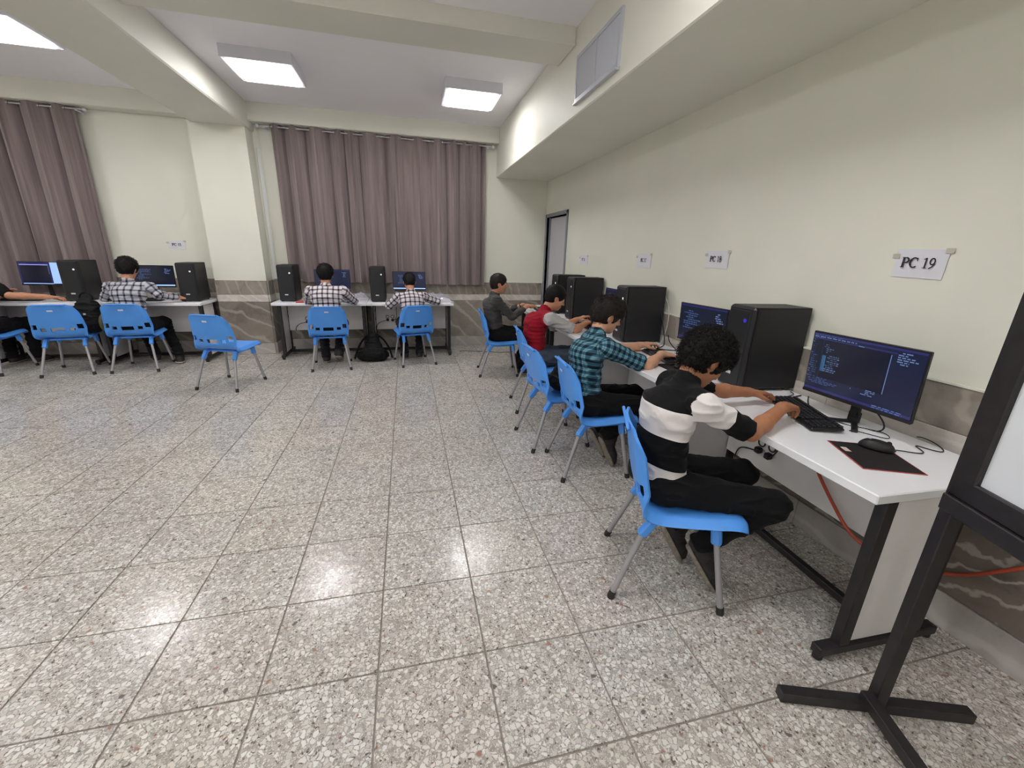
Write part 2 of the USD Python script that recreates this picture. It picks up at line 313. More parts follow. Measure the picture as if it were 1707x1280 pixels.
# floor: grout bed, tiles one by one where they are in view, the rest joined
T, X0, Y0 = .4, -.165, 1.62
floor = thing('floor', 'terrazzo tiled floor of pale grey chips with darker joints', None, kind='structure')
part('grout_bed', bxx(XL, XR + .1, YB, YF + .1, -.06, -.004), mats['grout'], floor, smooth=False)
rng = np.random.default_rng(3)
def in_view(p):
    c = R @ (np.array([p[0], p[1], 0.0]) - (0, 0, CAM_H))
    return c[2] > .05 and abs(c[0] / c[2] * FPX) < 870 and abs(c[1] / c[2] * FPX) < 660
rest, n_in = [], 0
for i in range(-17, 7):
    for j in range(-13, 14):
        x0, y0 = X0 + i * T, Y0 + j * T
        xa, xb, ya, yb = max(x0, XL), min(x0 + T, XR), max(y0, YB), min(y0 + T, YF)
        if xb - xa < .02 or yb - ya < .02: continue
        g = .0031
        dz = rng.uniform(-.0006, .0006)
        tl = bxx(xa + g, xb - g, ya + g, yb - g, -.03, dz, .0012)
        if n_in < 300 and any(in_view(p) for p in ((xa, ya), (xb, ya), (xa, yb), (xb, yb), ((xa + xb) / 2, (ya + yb) / 2))):
            part('tile', tl, mats['terrazzo_' + 'abcd'[rng.choice(4, p=(.4, .25, .2, .15))]], floor, smooth=False); n_in += 1
        else: rest.append(tl)
part('outer_tiles', cat_(*rest), mats['terrazzo_a'], floor, kind='stuff', smooth=False)

# walls
wf = wall('wall_far', bxx(XL - .1, XR + .1, YF, YF + .12, 0, ZC), lab='cream painted far wall behind the curtains')
D0, D1, DZ = 5.86, 6.74, 2.03      # door in the right wall
wr = thing('wall_right', 'cream painted long wall behind the right row of desks', None, kind='structure')
part('plaster', cat_(bxx(XR, XR + .12, YB, D0, 0, ZC), bxx(XR, XR + .12, D1, YF, 0, ZC), bxx(XR, XR + .12, D0, D1, DZ, ZC)), mats['wall_paint'], wr, smooth=False)
wall('wall_left', bxx(XL - .12, XL, YB, YF, 0, ZC), lab='cream painted left wall outside the picture')
wall('wall_back', bxx(XL, XR, YB - .12, YB, 0, ZC), lab='cream painted wall behind the viewer')
wall('ceiling', bxx(XL - .1, XR + .1, YB - .1, YF + .1, ZC, ZC + .1), 'ceiling_paint', 'plain pale ceiling')
pl = thing('pillar', 'cream square pillar with stone base between the two curtained bays', None, kind='structure')
PX0, PX1, PY = -2.5, -1.875, 6.52
part('plaster', bxx(PX0, PX1, PY, YF, 0, 2.9), mats['wall_paint'], pl, smooth=False)
wall('ceiling_beam', bxx(-2.47, -1.85, YB, YF, 2.885, ZC + .01, .012), 'beam_paint', 'deep cream ceiling beam running from the pillar towards the viewer')
wall('ceiling_beam', bxx(XL, 1.38, 3.72, 4.14, 3.065, ZC + .01, .01), 'beam_paint', 'shallow cream ceiling beam crossing the room in front of the lamps')
wall('ceiling_beam', bxx(XL, 1.38, YB, YB + .3, 3.065, ZC + .01), 'beam_paint', 'shallow cream ceiling beam behind the viewer')
wall('ceiling_beam', bxx(XL, 1.38, 6.6, YF, 2.975, ZC + .01, .01), 'beam_paint', 'cream beam along the far wall above the curtain rods')
wall('bulkhead', bxx(1.378, XR + .02, YB, YF, 2.56, ZC + .01, .008), 'wall_paint', 'cream boxed-in bulkhead along the top of the right wall')
# stone wainscot: skirting, large slabs, pale strip, top band - every piece on its own
def wainscot(parent, axis, at, sign, spans, joints):
    """axis 'x': wall along x at y=at facing -y (sign -1); axis 'y': wall along y at x=at"""
    for (a, b) in spans:
        js = [a] + [j for j in joints if a + .08 < j < b - .08] + [b]
        for u0, u1 in zip(js[:-1], js[1:]):
            for nm, z0, z1, th, mt in (('skirting_stone', 0, .155, .026, 'stone_skirting'), ('stone_slab', .158, .737, .02, None), ('stone_strip', .739, .832, .022, 'stone_strip'), ('stone_band', .834, 1.02, .02, 'stone_band')):
                mt = mt or ('stone_slab' if rng.random() < .6 else 'stone_slab_dark')
                if parent == wr and nm == 'stone_slab': mt = 'stone_slab_swirl'
                g = .0012
                m = bxx(u0 + g, u1 - g, at - th, at + .001, z0, z1, .0015) if axis == 'x' else bxx(at - th, at + .001, u0 + g, u1 - g, z0, z1, .0015) if sign < 0 else bxx(at - .001, at + th, u0 + g, u1 - g, z0, z1, .0015)
                part(nm, m, mats[mt], parent, smooth=False)
wf_t = wf
wp = thing('wainscot', 'veined grey-brown stone wainscot along the far wall', None, kind='structure')
wainscot(wp, 'x', YF, -1, [(-5.4, PX0 - .002), (PX1 + .022, XR - .03)], [-4.6, -3.7, -2.9, -1.1, -.2, .62, 1.5])
wainscot(wr, 'y', XR, -1, [(-.6, D0 - .07)], [.4, 1.66, 2.5, 3.3, 4.15, 5.0])
wainscot(pl, 'x', PY, -1, [(PX0, PX1)], [])
wainscot(pl, 'y', PX1, 1, [(PY, YF - .03)], [])
solo('trim_1', cat_(bxx(XR - .024, XR - .002, -.6, D0 - .07, 1.021, 1.03), bxx(PX1 + .024, XR - .03, YF - .024, YF - .002, 1.021, 1.026)), mats['wall_paint'], 'thin pale filler bead along the top of the stone wainscot', kind='structure', smooth=False)
# door
dr = thing('door_1', 'pale grey door in a dark grey metal frame at the far end of the right wall', None, kind='structure')
part('door_frame', cat_(bxx(XR - .015, XR + .11, D0 - .05, D0, 0, DZ + .05, .004), bxx(XR - .015, XR + .11, D1, D1 + .05, 0, DZ + .05, .004), bxx(XR - .015, XR + .11, D0 - .05, D1 + .05, DZ, DZ + .05, .004),
     bxx(XR + .03, XR + .11, D1 - .06, D1, 0, DZ, .004)), mats['door_frame'], dr, smooth=False)
part('door_leaf', bxx(XR + .045, XR + .09, D0, D1 - .055, .01, DZ - .01, .004), mats['door_paint'], dr, smooth=False)
part('door_handle', cat_(bxx(XR + .03, XR + .045, D0 + .06, D0 + .1, .95, 1.15, .004), tube([(XR + .035, D0 + .08, 1.06), (XR + .02, D0 + .08, 1.06), (XR + .02, D0 + .2, 1.06)], .009)), mats['chrome'], dr)
# casing in the corner between pillar and curtain
ct = solo('cable_casing', bxx(PX1 + .03, PX1 + .075, YF - .04, YF - .001, 1.03, 2.7, .005), mats['white_trim'], 'narrow white casing running up the wall between pillar and curtain', 'casing', smooth=False)
solo('cable_conduit', tube([(-1.8, YF - .02, 1.03), (-1.8, YF - .02, 2.95)], .008), mats['wall_paint'], 'thin cream conduit on the wall left of the long curtain', 'conduit')

# ceiling lamps
def lamp_parts(t):
    w, h = .6, .1
    o = Polygon([(-.3, -.3), (.3, -.3), (.3, .3), (-.3, .3)]); i_ = Polygon([(-.25, -.25), (.25, -.25), (.25, .25), (-.25, .25)])
    part('housing', mv(ext(o.difference(o.buffer(-.012, join_style=2)), h), 0, 0, -h), mats['lamp_frame'], t, smooth=False)
    part('bezel', mv(ext(o.buffer(-.012, join_style=2).difference(i_), .012), 0, 0, -h + .003), mats['lamp_frame'], t, smooth=False)
    part('diffuser', bx(0, 0, -h - .001, .5, .5, .028), mats['lamp_glow'], t, smooth=False)
lamps = [((-1.245, 5.23), 'square white ceiling lamp in the middle, left of the other lamp over the long curtain'), ((.77, 5.32), 'square white ceiling lamp nearest to the bulkhead vent'),
         ((-3.15, 4.95), 'square white ceiling lamp cut off by the left picture edge')]
l0 = thing('ceiling_lamp', lamps[0][1], 'lamp', (*lamps[0][0], ZC), group='square ceiling lamps'); lamp_parts(l0)
for (p, lab) in lamps[1:]: dup(l0, lab, (*p, ZC), 0)
for x in (-5.2, -3.15, -1.245, .77):
    for y in (1.4, -1.5): dup(l0, 'square white ceiling lamp above and behind the viewer', (x, y, ZC), 0, 'ceiling lamps behind the viewer')
dup(l0, 'square white ceiling lamp beyond the left picture edge', (-5.2, 4.95, ZC), 0)
# vent grille on the bulkhead
vt = thing('air_vent', 'white air vent with upright louvres on the bulkhead', 'vent', (1.378, 3.27, 2.8))
vo = sbox(-.37, -.16, .37, .16)
part('vent_frame', rot(rot(ext(vo.difference(sbox(-.345, -.135, .345, .135)), .018), PI / 2, (1, 0, 0)), -PI / 2, (0, 0, 1)), mats['vent_metal'], vt, smooth=False)
part('duct_mouth', bxx(-.003, -.0005, -.35, .35, -.14, .14), mats['vent_dark'], vt, smooth=False)
part('louvres', cat_(*[bx(-.01, y, 0, .004, .013, .27, 0, .55) for y in np.linspace(-.335, .335, 46)]), mats['vent_metal'], vt, kind='stuff', smooth=False)
part('mullion', bxx(-.018, -.004, -.008, .008, -.135, .135, .002), mats['vent_metal'], vt, smooth=False)
part('sill_lip', bxx(-.03, 0, -.37, .37, -.175, -.16, .003), mats['vent_metal'], vt, smooth=False)

# ------------------------------------------------------------------ curtains
RODY, RODZ = 6.69, 2.945
def rod(label, x0, x1):
    t = thing('curtain_rod', label, 'curtain rod', (x0, RODY, RODZ))
    W = x1 - x0
    part('pole', tube([(0, 0, 0), (W, 0, 0)], .012, 12), mats['chrome'], t)
    for x in (-.02, W + .02): part('finial', mv(trimesh.creation.icosphere(2, .02), x, 0, 0), mats['lamp_frame'], t, smooth=True)
    for x in (.06, W - .06): part('bracket', cat_(bxx(x - .012, x + .012, -.01, YF - RODY, -.02, -.012), bxx(x - .012, x + .012, YF - RODY - .012, YF - RODY, -.05, .02)), mats['lamp_frame'], t, smooth=False)
rod('chrome rod holding the long curtain between pillar and door corner', -1.76, 1.28)
rod('chrome rod holding the curtain at the left picture edge', -5.3, -3.62)
def curtain(label, x0, x1, ztop, zbot, fold, seed, edge_l=1.0, edge_r=1.0, group=None):
    r = np.random.default_rng(seed)
    t = thing('curtain', label, 'curtain', ((x0 + x1) / 2, RODY, zbot), group=group)
    n = int((x1 - x0) / .006); xs = np.linspace(x0, x1, n); zs = np.r_[ztop, np.linspace(ztop - .05, zbot, 40)]
    k = int(round((x1 - x0) / fold)); w = r.uniform(.55, 1.5, k); w /= w.sum()
    nod = np.r_[0, np.cumsum(w)] * (x1 - x0) + x0
    ph = np.interp(xs, nod, np.arange(k + 1) * 2 * PI); am = np.interp(xs, nod, r.uniform(.75, 1.2, k + 1)); deep = np.interp(xs, nod, np.where(r.random(k + 1) < .35, 1.0, 0.0))
    V = np.zeros((len(zs), n, 3))
    for a, z in enumerate(zs):
        f = (ztop - z) / (ztop - zbot); amp = .056 * am * (1 + .18 * f)
        sh = .006 * np.sin(3.1 * f + ph * .37) * f
        y = -amp * (2 * (.5 + .5 * np.sin(ph + .25 * f * np.sin(ph * .21 + seed))) ** .85 - 1) + .07 * deep * (.5 - .5 * np.sin(ph + .25 * f * np.sin(ph * .21 + seed))) ** 3 + (.007 + .012 * f) * np.sin(2.3 * ph + 1 + seed) + .006 * np.sin(xs * 57 + 4 * f)
        y = np.where(y > .088, .088 + (y - .088) * .2, y)
        V[a, :, 0] = xs + sh + .018 * np.sin(2 * ph) * (1 - .3 * f); V[a, :, 1] = y + .006 * f; V[a, :, 2] = z + (.004 * np.cos(ph) if a == 0 else 0)
    V[:, :, 0] -= (x0 + x1) / 2; V[:, :, 2] -= zbot
    m = len(zs); idx = np.arange(m * n).reshape(m, n)
    q = np.stack([idx[:-1, :-1], idx[:-1, 1:], idx[1:, 1:], idx[1:, :-1]], -1).reshape(-1, 4)
    v = V.reshape(-1, 3); fr = np.vstack([q[:, [0, 1, 2]], q[:, [0, 2, 3]]])
    v2 = v + (0, .003, 0); bd = []
    ring = np.r_[idx[0, :], idx[1:, -1], idx[-1, ::-1][1:], idx[::-1, 0][1:]]
    for a, b in zip(ring[:-1], ring[1:]): bd += [(a, b + m * n, b), (a, a + m * n, b + m * n)]
    mesh = trimesh.Trimesh(np.vstack([v, v2]), np.vstack([fr[:, ::-1], fr + m * n, bd]), process=False)
    part('cloth', mesh, mats['curtain'], t, smooth=True)
    for kk in range(k):
        for off in (.0, .5):
            xx = np.interp(2 * PI * (kk + off), ph, xs) - (x0 + x1) / 2
            ring_ = trimesh.creation.torus(.021, .004, major_sections=16, minor_sections=6); rot(ring_, PI / 2, (0, 1, 0)); rot(ring_, .5 if off else -.5, (0, 0, 1))
            part('eyelet', mv(ring_, xx, 0, RODZ - zbot), mats['chrome'], t, smooth=True)
curtain('left half of the long mauve-brown velvet curtain beside the pillar', -1.62, -.12, RODZ + .045, 1.0, .24, 11)
curtain('right half of the long mauve-brown velvet curtain towards the door', -.13, 1.19, RODZ + .045, .985, .235, 5)
curtain('mauve-brown velvet curtain at the left picture edge', -5.15, -3.7, RODZ + .045, .82, .26, 8)

# ------------------------------------------------------------------ desks
DT = .77
def make_desk(label, loc, rz, Lx, group, first=None, sockets=True):
    """local: x along the desk (0..Lx), y depth: front edge y=0, back y=.66"""
    t = thing('computer_desk', label, 'desk', loc, rz, group)
    part('tabletop', bxx(.002, Lx - .002, 0, .66, DT - .036, DT, .004), mats['desk_white'], t, smooth=False)
    for e, x in enumerate((.06, Lx - .06)):
        for y in (.14, .5): part('leg', bxx(x - .02, x + .02, y - .025, y + .025, .055, DT - .036, .003), mats['black_metal'], t, smooth=False)
        part('foot_bar', bxx(x - .022, x + .022, .03, .62, .022, .062, .004), mats['black_metal'], t, smooth=False)
        for y in (.05, .6): part('foot_pad', cyl(.018, .024, 12, (x, y, .012)), mats['rubber'], t)
        part('end_panel', bxx(x - .009, x + .009, .165, .475, .065, DT - .04, .002), mats['panel_grey'], t, label='pale grey end panel between the black legs', smooth=False)
    part('top_rail', bxx(.08, Lx - .08, .44, .475, DT - .085, DT - .038, .003), mats['black_metal'], t, smooth=False)
    part('modesty_panel', bxx(.08, Lx - .08, .455, .471, .33, DT - .085, .002), mats['panel_grey'], t, label='pale grey panel under the tabletop', smooth=False)
    part('floor_rail', bxx(.08, Lx - .08, .36, .395, .03, .065, .003), mats['black_metal'], t, smooth=False)
    return t
DL = 1.265
RZ = -PI / 2     # right row: local x runs towards the viewer, local y towards the wall
rlab = ['white desk nearest the viewer on the right, with mouse pad', 'white desk second from the viewer on the right', 'white desk third from the viewer on the right', 'farthest white desk on the right, beside the door']
ra = [.028, 0, 0, 0]
for i in range(4):
    y1 = .86 + DL * (i + 1)
    a = RZ - ra[i]
    make_desk(rlab[i], (1.485 if i else 1.497, y1, 0), a, DL, 'white desks along the right wall')
ML = 1.19
for i, lab in enumerate(('white desk under the long curtain, left of the two', 'white desk under the long curtain, right of the two')):
    make_desk(lab, (-1.74 + ML * i, 6.075, 0), 0, ML, 'white desks under the long curtain')
for i, lab in enumerate(('white desk left of the pillar', 'white desk at the left picture edge')):
    make_desk(lab, (-2.53 - ML * (i + 1), 6.06, 0), 0, ML, 'white desks left of the pillar')

# ------------------------------------------------------------------ chairs
def chair_parts(t):
    from scipy.interpolate import CubicSpline
    prof = np.array([(-.262, .80), (-.245, .72), (-.226, .62), (-.205, .53), (-.175, .462), (-.12, .428), (-.04, .42), (.06, .427), (.15, .437), (.21, .44), (.245, .432), (.258, .41)])
    s = np.r_[0, np.cumsum(np.linalg.norm(np.diff(prof, axis=0), axis=1))]; cs = CubicSpline(s, prof)
    ns, nu = 84, 60; ss = np.linspace(0, s[-1], ns); us = np.linspace(-1, 1, nu)
    sw = np.array([0, .08, .18, .28, .36, .44, .55, .68, .8, s[-1]]); ww = np.array([.185, .205, .222, .23, .226, .214, .212, .216, .208, .19])
    hw = np.interp(ss, sw, ww)
    P = cs(ss); V = np.zeros((ns, nu, 3))
    for a in range(ns):
        d0, d1 = ss[a], s[-1] - ss[a]; c0 = .06; c1 = .05
        w = hw[a]
        if d0 < c0: w -= c0 * (1 - math.sqrt(max(0, 1 - (1 - d0 / c0) ** 2))) * .9
        if d1 < c1: w -= c1 * (1 - math.sqrt(max(0, 1 - (1 - d1 / c1) ** 2))) * .9
        y = us * w; e = np.clip((np.abs(us) - .84) / .16, 0, 1) ** 1.4
        back = np.clip((.36 - ss[a]) / .1, 0, 1)
        V[a, :, 0] = P[a, 0] + back * (.02 * us ** 2 + .03 * e * min(1, max(0, d0 - .02) / .08)) ; V[a, :, 1] = y
        V[a, :, 2] = P[a, 1] + (1 - back) * (.012 * us ** 2 - .032 * e) + (.006 * (1 - us ** 2) if d0 < .01 else 0)
    keep = np.ones((ns - 1, nu - 1), bool)
    sm = (ss[:-1] + ss[1:]) / 2; um = (us[:-1] + us[1:]) / 2
    def hole(u0, u1, s0, s1, r=.35):
        for a in range(ns - 1):
            for b in range(nu - 1):
                x = abs((um[b] - (u0 + u1) / 2) / ((u1 - u0) / 2)); y = abs((sm[a] - (s0 + s1) / 2) / ((s1 - s0) / 2))
                if max(x, y) <= 1 and (max(x - (1 - r), 0) / r) ** 2 + (max(y - (1 - r), 0) / r) ** 2 <= 1.05: keep[a, b] = False
    hole(-.27, .27, .262, .31)
    for sg in (-1, 1):
        hole(min(sg * .42, sg * .64), max(sg * .42, sg * .64), .258, .3); hole(min(sg * .74, sg * .94), max(sg * .74, sg * .94), .225, .28, .12)
    idx = np.arange(ns * nu).reshape(ns, nu)
    q = np.stack([idx[:-1, :-1], idx[:-1, 1:], idx[1:, 1:], idx[1:, :-1]], -1)[keep]
    v = V.reshape(-1, 3); tri = np.vstack([q[:, [0, 1, 2]], q[:, [0, 2, 3]]])
    base = trimesh.Trimesh(v, tri, process=False); nrm = base.vertex_normals
    th = .006
    ed = {}
    for a, b, c, d in q:
        for e in ((a, b), (b, c), (c, d), (d, a)): ed[e] = ed.get(e, 0) + 1
    bd = [e for e in ed if (e[1], e[0]) not in ed]
    nv = len(v); F = [tri, tri[:, ::-1] + nv]; S = []
    for a, b in bd: S += [(a, a + nv, b + nv), (a, b + nv, b)]
    shell = trimesh.Trimesh(np.vstack([v + nrm * th, v - nrm * th]), np.vstack(F + [np.array(S)]), process=False)
    shell.remove_unreferenced_vertices()
    part('seat_shell', shell, mats['chair_blue'], t, smooth=50)
    part('edge_bead', tube([(-.268, y, .795 + .004 * math.cos(y * 9)) for y in np.linspace(-.135, .135, 9)], .008, 8), mats['chair_blue'], t, smooth=True)
    # under-frame with leg sockets
    fr = []
    for sg in (-1, 1):
        y = sg * .165
        fr += [rbar((-.125, y, .39), (.155, y, .402), .034, .034, .008), rbar((-.11, y, .4), (-.165, y + sg * .008, .315), .038, .042, .008), rbar((.14, y, .405), (.152, y + sg * .006, .318), .038, .042, .008)]
    fr += [rbar((-.06, -.165, .392), (-.06, .165, .392), .04, .024, .006), rbar((.1, -.165, .398), (.1, .165, .398), .04, .024, .006)]
    part('seat_frame', cat_(*fr), mats['chair_blue'], t, smooth=False)
    for sg in (-1, 1):
        for a, b in (((-.155, sg * .172, .335), (-.265, sg * .225, .012)), ((.15, sg * .17, .335), (.205, sg * .22, .012))):
            lp = part('leg', tube([a, b], .0135, 12), mats['chair_leg'], t, smooth=40)
            a_, b_ = np.array(a), np.array(b); d = (b_ - a_) / np.linalg.norm(b_ - a_)
            part('rubber_tip', tube([b_ - d * .022, b_ + d * .004, (b_[0], b_[1], 0.0)], .0165, 12), mats['rubber'], lp, smooth=40)
    part('sticker', mv(rot(bx(0, 0, 0, .0015, .05, .018, .0004), -.2, (0, 1, 0)), -.262, 0, .735), mats['chair_sticker'], t, label='small white sticker near the top of the back', smooth=False)
def rad(d): return math.radians(d)
chairs = {'R5': ((1.178, 1.465), -24, 'blue plastic chair nearest the viewer, under the boy in the striped t-shirt'),
          'R4': ((1.26, 2.568), -4, 'blue plastic chair under the boy in the teal plaid shirt'),
          'R3': ((1.155, 3.06), 3, 'blue plastic chair holding a black bag, just behind the teal plaid boy'),
          'R2': ((1.27, 3.85), -6, 'blue plastic chair under the boy in red'),
          'R1': ((1.12, 5.117), -6, 'farthest blue plastic chair of the right row, under the boy in charcoal'),
          'M1': ((-.99, 5.71), 96, 'blue plastic chair under the left plaid boy at the long curtain'),
          'M2': ((.054, 5.797), 105, 'blue plastic chair under the right plaid boy at the long curtain'),
          'F': ((-1.92, 5.05), 72, 'empty blue plastic chair standing away from the desks by the pillar'),
          'L2': ((-3.19, 5.926), 95, 'blue plastic chair under the plaid boy left of the pillar'),
          'L1': ((-3.827, 5.856), 101, 'blue plastic chair with a black backpack on its seat'),
          'L0': ((-4.66, 5.96), 88, 'blue plastic chair cut off by the left picture edge')}
c0 = None
for k, (p, a, lab) in chairs.items():
    if c0 is None: c0 = thing('plastic_chair', lab, 'chair', (*p, 0), rad(a), 'blue plastic chairs'); chair_parts(c0)
    else: dup(c0, lab, (*p, 0), rad(a))
# ------------------------------------------------------------------ people: signed distances meshed by surface nets
def nrm(v): v = np.asarray(v, float); return v / (np.linalg.norm(v) + 1e-12)
class Sdf:
    CAP = .06
    def __init__(s): s.p = []
    def add(s, fn, lo, hi, k=.015, op='u'): s.p.append((fn, np.asarray(lo, float), np.asarray(hi, float), k, op)); return s
    def cone(s, a, b, ra, rb, k=.015, op='u', lat=None, ls=1.0, cut=None):
        """capsule from a to b with radii ra, rb; stretched ls times along lat; cut = (point, normal): nothing beyond it"""
        a, b = np.asarray(a, float), np.asarray(b, float); ba = b - a; L2 = ba @ ba + 1e-12
        lat_ = None if lat is None else nrm(lat)
        m = max(ra, rb) * max(ls, 1) + .045
        def fn(X, Y, Z):
            px, py, pz = X - a[0], Y - a[1], Z - a[2]
            t = np.clip((px * ba[0] + py * ba[1] + pz * ba[2]) / L2, 0, 1)
            qx, qy, qz = px - t * ba[0], py - t * ba[1], pz - t * ba[2]
            if lat_ is not None:
                c = qx * lat_[0] + qy * lat_[1] + qz * lat_[2]; f = c * (1 / ls - 1)
                qx, qy, qz = qx + f * lat_[0], qy + f * lat_[1], qz + f * lat_[2]
            d = np.sqrt(qx * qx + qy * qy + qz * qz) - (ra + (rb - ra) * t)
            if cut is not None:
                c0, cn = np.asarray(cut[0], float), nrm(cut[1])
                d = np.maximum(d, (X - c0[0]) * cn[0] + (Y - c0[1]) * cn[1] + (Z - c0[2]) * cn[2])
            return d
        return s.add(fn, np.minimum(a, b) - m, np.maximum(a, b) + m, k, op)
    def ell(s, c, axes, r, k=.012, op='u'):
        """ellipsoid: axes = three unit vectors, r = three radii"""
        c = np.asarray(c, float); A = [nrm(x) for x in axes]; m = max(r) + .04
        def fn(X, Y, Z):
            px, py, pz = X - c[0], Y - c[1], Z - c[2]; k0 = 0; k1 = 0
            for ax, rr in zip(A, r):
                q = px * ax[0] + py * ax[1] + pz * ax[2]; k0 = k0 + (q / rr) ** 2; k1 = k1 + (q / rr ** 2) ** 2
            k0 = np.sqrt(k0); return k0 * (k0 - 1) / (np.sqrt(k1) + 1e-9)
        return s.add(fn, c - m, c + m, k, op)
    def plane(s, c, n, k=.004):
        """removes everything beyond the plane"""
        c, n = np.asarray(c, float), nrm(n)
        return s.add(lambda X, Y, Z: (X - c[0]) * n[0] + (Y - c[1]) * n[1] + (Z - c[2]) * n[2], (-1e9,) * 3, (1e9,) * 3, k, 'i')
    def mesh(s, h):
        us = [p for p in s.p if p[4] == 'u']
        lo = np.min([p[1] for p in us], 0); hi = np.max([p[2] for p in us], 0)
        n = np.ceil((hi - lo) / h).astype(int) + 1
        ax = [np.float32(lo[i]) + np.float32(h) * np.arange(n[i], dtype=np.float32) for i in range(3)]
        D = np.full(n, s.CAP, np.float32)
        for fn, a, b, k, op in s.p:
            i0 = np.clip(np.floor((np.maximum(a, lo) - lo) / h).astype(int), 0, n - 1); i1 = np.clip(np.ceil((np.minimum(b, hi) - lo) / h).astype(int) + 1, 1, n)
            if np.any(i1 <= i0): continue
            sl = tuple(slice(i0[i], i1[i]) for i in range(3))
            d = fn(ax[0][sl[0]][:, None, None], ax[1][sl[1]][None, :, None], ax[2][sl[2]][None, None, :]).astype(np.float32)
            A = D[sl]
            if op == 'u': t = np.clip(.5 + .5 * (d - A) / k, 0, 1); D[sl] = d * (1 - t) + A * t - k * t * (1 - t)
            else:
                if op == 's': d = -d
                t = np.clip(.5 - .5 * (d - A) / k, 0, 1); D[sl] = d * (1 - t) + A * t + k * t * (1 - t)
        return nets(D, lo, h)
def nets(D, lo, h):
    D = np.pad(D, 1, constant_values=.05); lo = lo - h
    I = D < 0
    c8 = [I[x:I.shape[0] - 1 + x, y:I.shape[1] - 1 + y, z:I.shape[2] - 1 + z] for x in (0, 1) for y in (0, 1) for z in (0, 1)]
    any_ = np.logical_or.reduce(c8); all_ = np.logical_and.reduce(c8); act = np.argwhere(any_ & ~all_)
    ids = np.full(any_.shape, -1, np.int32); ids[tuple(act.T)] = np.arange(len(act))
    acc = np.zeros((len(act), 3)); cnt = np.zeros(len(act))
    for ax in range(3):
        o = [i for i in range(3) if i != ax]
        for u in (0, 1):
            for w in (0, 1):
                p = act.copy(); p[:, o[0]] += u; p[:, o[1]] += w; q = p.copy(); q[:, ax] += 1
                a, b = D[tuple(p.T)].astype(float), D[tuple(q.T)].astype(float); m = (a < 0) != (b < 0)
                t = np.where(m, a / np.where(m, a - b, 1), 0); v = p.astype(float); v[:, ax] += t
                acc[m] += v[m]; cnt[m] += 1
    V = acc / cnt[:, None] * h + lo
    F = []
    for ax in range(3):
        o = [(1, 2), (2, 0), (0, 1)][ax]
        s0 = [slice(None)] * 3; s1 = [slice(None)] * 3; s0[ax] = slice(0, -1); s1[ax] = slice(1, None)
        e = np.argwhere(I[tuple(s0)] != I[tuple(s1)]); inside = I[tuple(e.T)]
        ok = (e[:, o[0]] > 0) & (e[:, o[1]] > 0); e, inside = e[ok], inside[ok]
        def cell(du, dv): p = e.copy(); p[:, o[0]] -= du; p[:, o[1]] -= dv; return ids[tuple(np.minimum(p, np.array(ids.shape) - 1).T)]
        q = np.stack([cell(1, 1), cell(0, 1), cell(0, 0), cell(1, 0)], 1)
        q[~inside] = q[~inside][:, ::-1]; F.append(q[(q >= 0).all(1)])
    F = np.vstack(F); return trimesh.Trimesh(V, np.vstack([F[:, [0, 1, 2]], F[:, [0, 2, 3]]]), process=False)
def wrinkle(m, amp, sc, seed):
    n = m.vertex_normals; p = m.vertices * sc
    f = meshkit.fbm(p, 3, seed) - .5; g = meshkit.noise(p * (1, 1, 2.6) * .8 + 7, seed + 5); ridge = 1 - np.abs(2 * g - 1)
    m.vertices = m.vertices + n * (amp * (f * .9 + (ridge ** 3 - .25) * .9))[:, None]; return m
def ik(a, c, l1, l2, pole):
    a, c = np.asarray(a, float), np.asarray(c, float); d = np.linalg.norm(c - a); u = (c - a) / d
    d = min(d, (l1 + l2) * .999); x = (l1 * l1 - l2 * l2 + d * d) / (2 * d); hh = math.sqrt(max(l1 * l1 - x * x, 0))
    p = np.asarray(pole, float); p = nrm(p - u * (p @ u)); return a + u * x + p * hh
def hand(S, W, f, n, side, sc=1.0, curl=(.35, .55, .35), k=.006, spread=1.0, thumb=.55):
    """W wrist, f towards the fingers, n out of the back of the hand, side +1: thumb towards cross(n, f)"""
    f = nrm(f); n = nrm(np.asarray(n) - f * (np.asarray(n) @ f)); t = nrm(np.cross(n, f)) * side
    ends = []
    for j, (o, ll, lf) in enumerate(((.031, .087, .95), (.011, .091, 1.06), (-.0095, .086, 1.0), (-.029, .078, .8))):
        K = W + sc * (f * ll + t * o); S.cone(W + sc * (f * .012 + t * o * .5), K, .0155 * sc, .0118 * sc, k=.012)
        d = nrm(f + t * o * 2.2 * spread); P = K
        for i, (ln, r0, r1) in enumerate(((.042, .0094, .0084), (.026, .0084, .0076), (.021, .0076, .0062))):
            c = curl[i] * (1 + .12 * (j - 1.2)); ca, sa = math.cos(c), math.sin(c)
            nn = nrm(n - d * (n @ d)); d = nrm(d * ca - nn * sa)
            Q = P + d * ln * lf * sc; S.cone(P, Q, r0 * sc, r1 * sc, k=k); P = Q
        ends.append(P)
    B = W + sc * (f * .022 + t * .022 - n * .006); d1 = nrm(f * .75 + t * thumb - n * .35); d2 = nrm(f * .95 + t * thumb * .35 - n * .4)
    K1 = B + d1 * .045 * sc; K2 = K1 + d2 * .032 * sc; K3 = K2 + nrm(d2 - t * .25) * .024 * sc
    S.cone(B, K1, .0145 * sc, .0112 * sc, k=.01); S.cone(K1, K2, .0112 * sc, .0096 * sc, k=k); S.cone(K2, K3, .0096 * sc, .0075 * sc, k=k)
    return ends
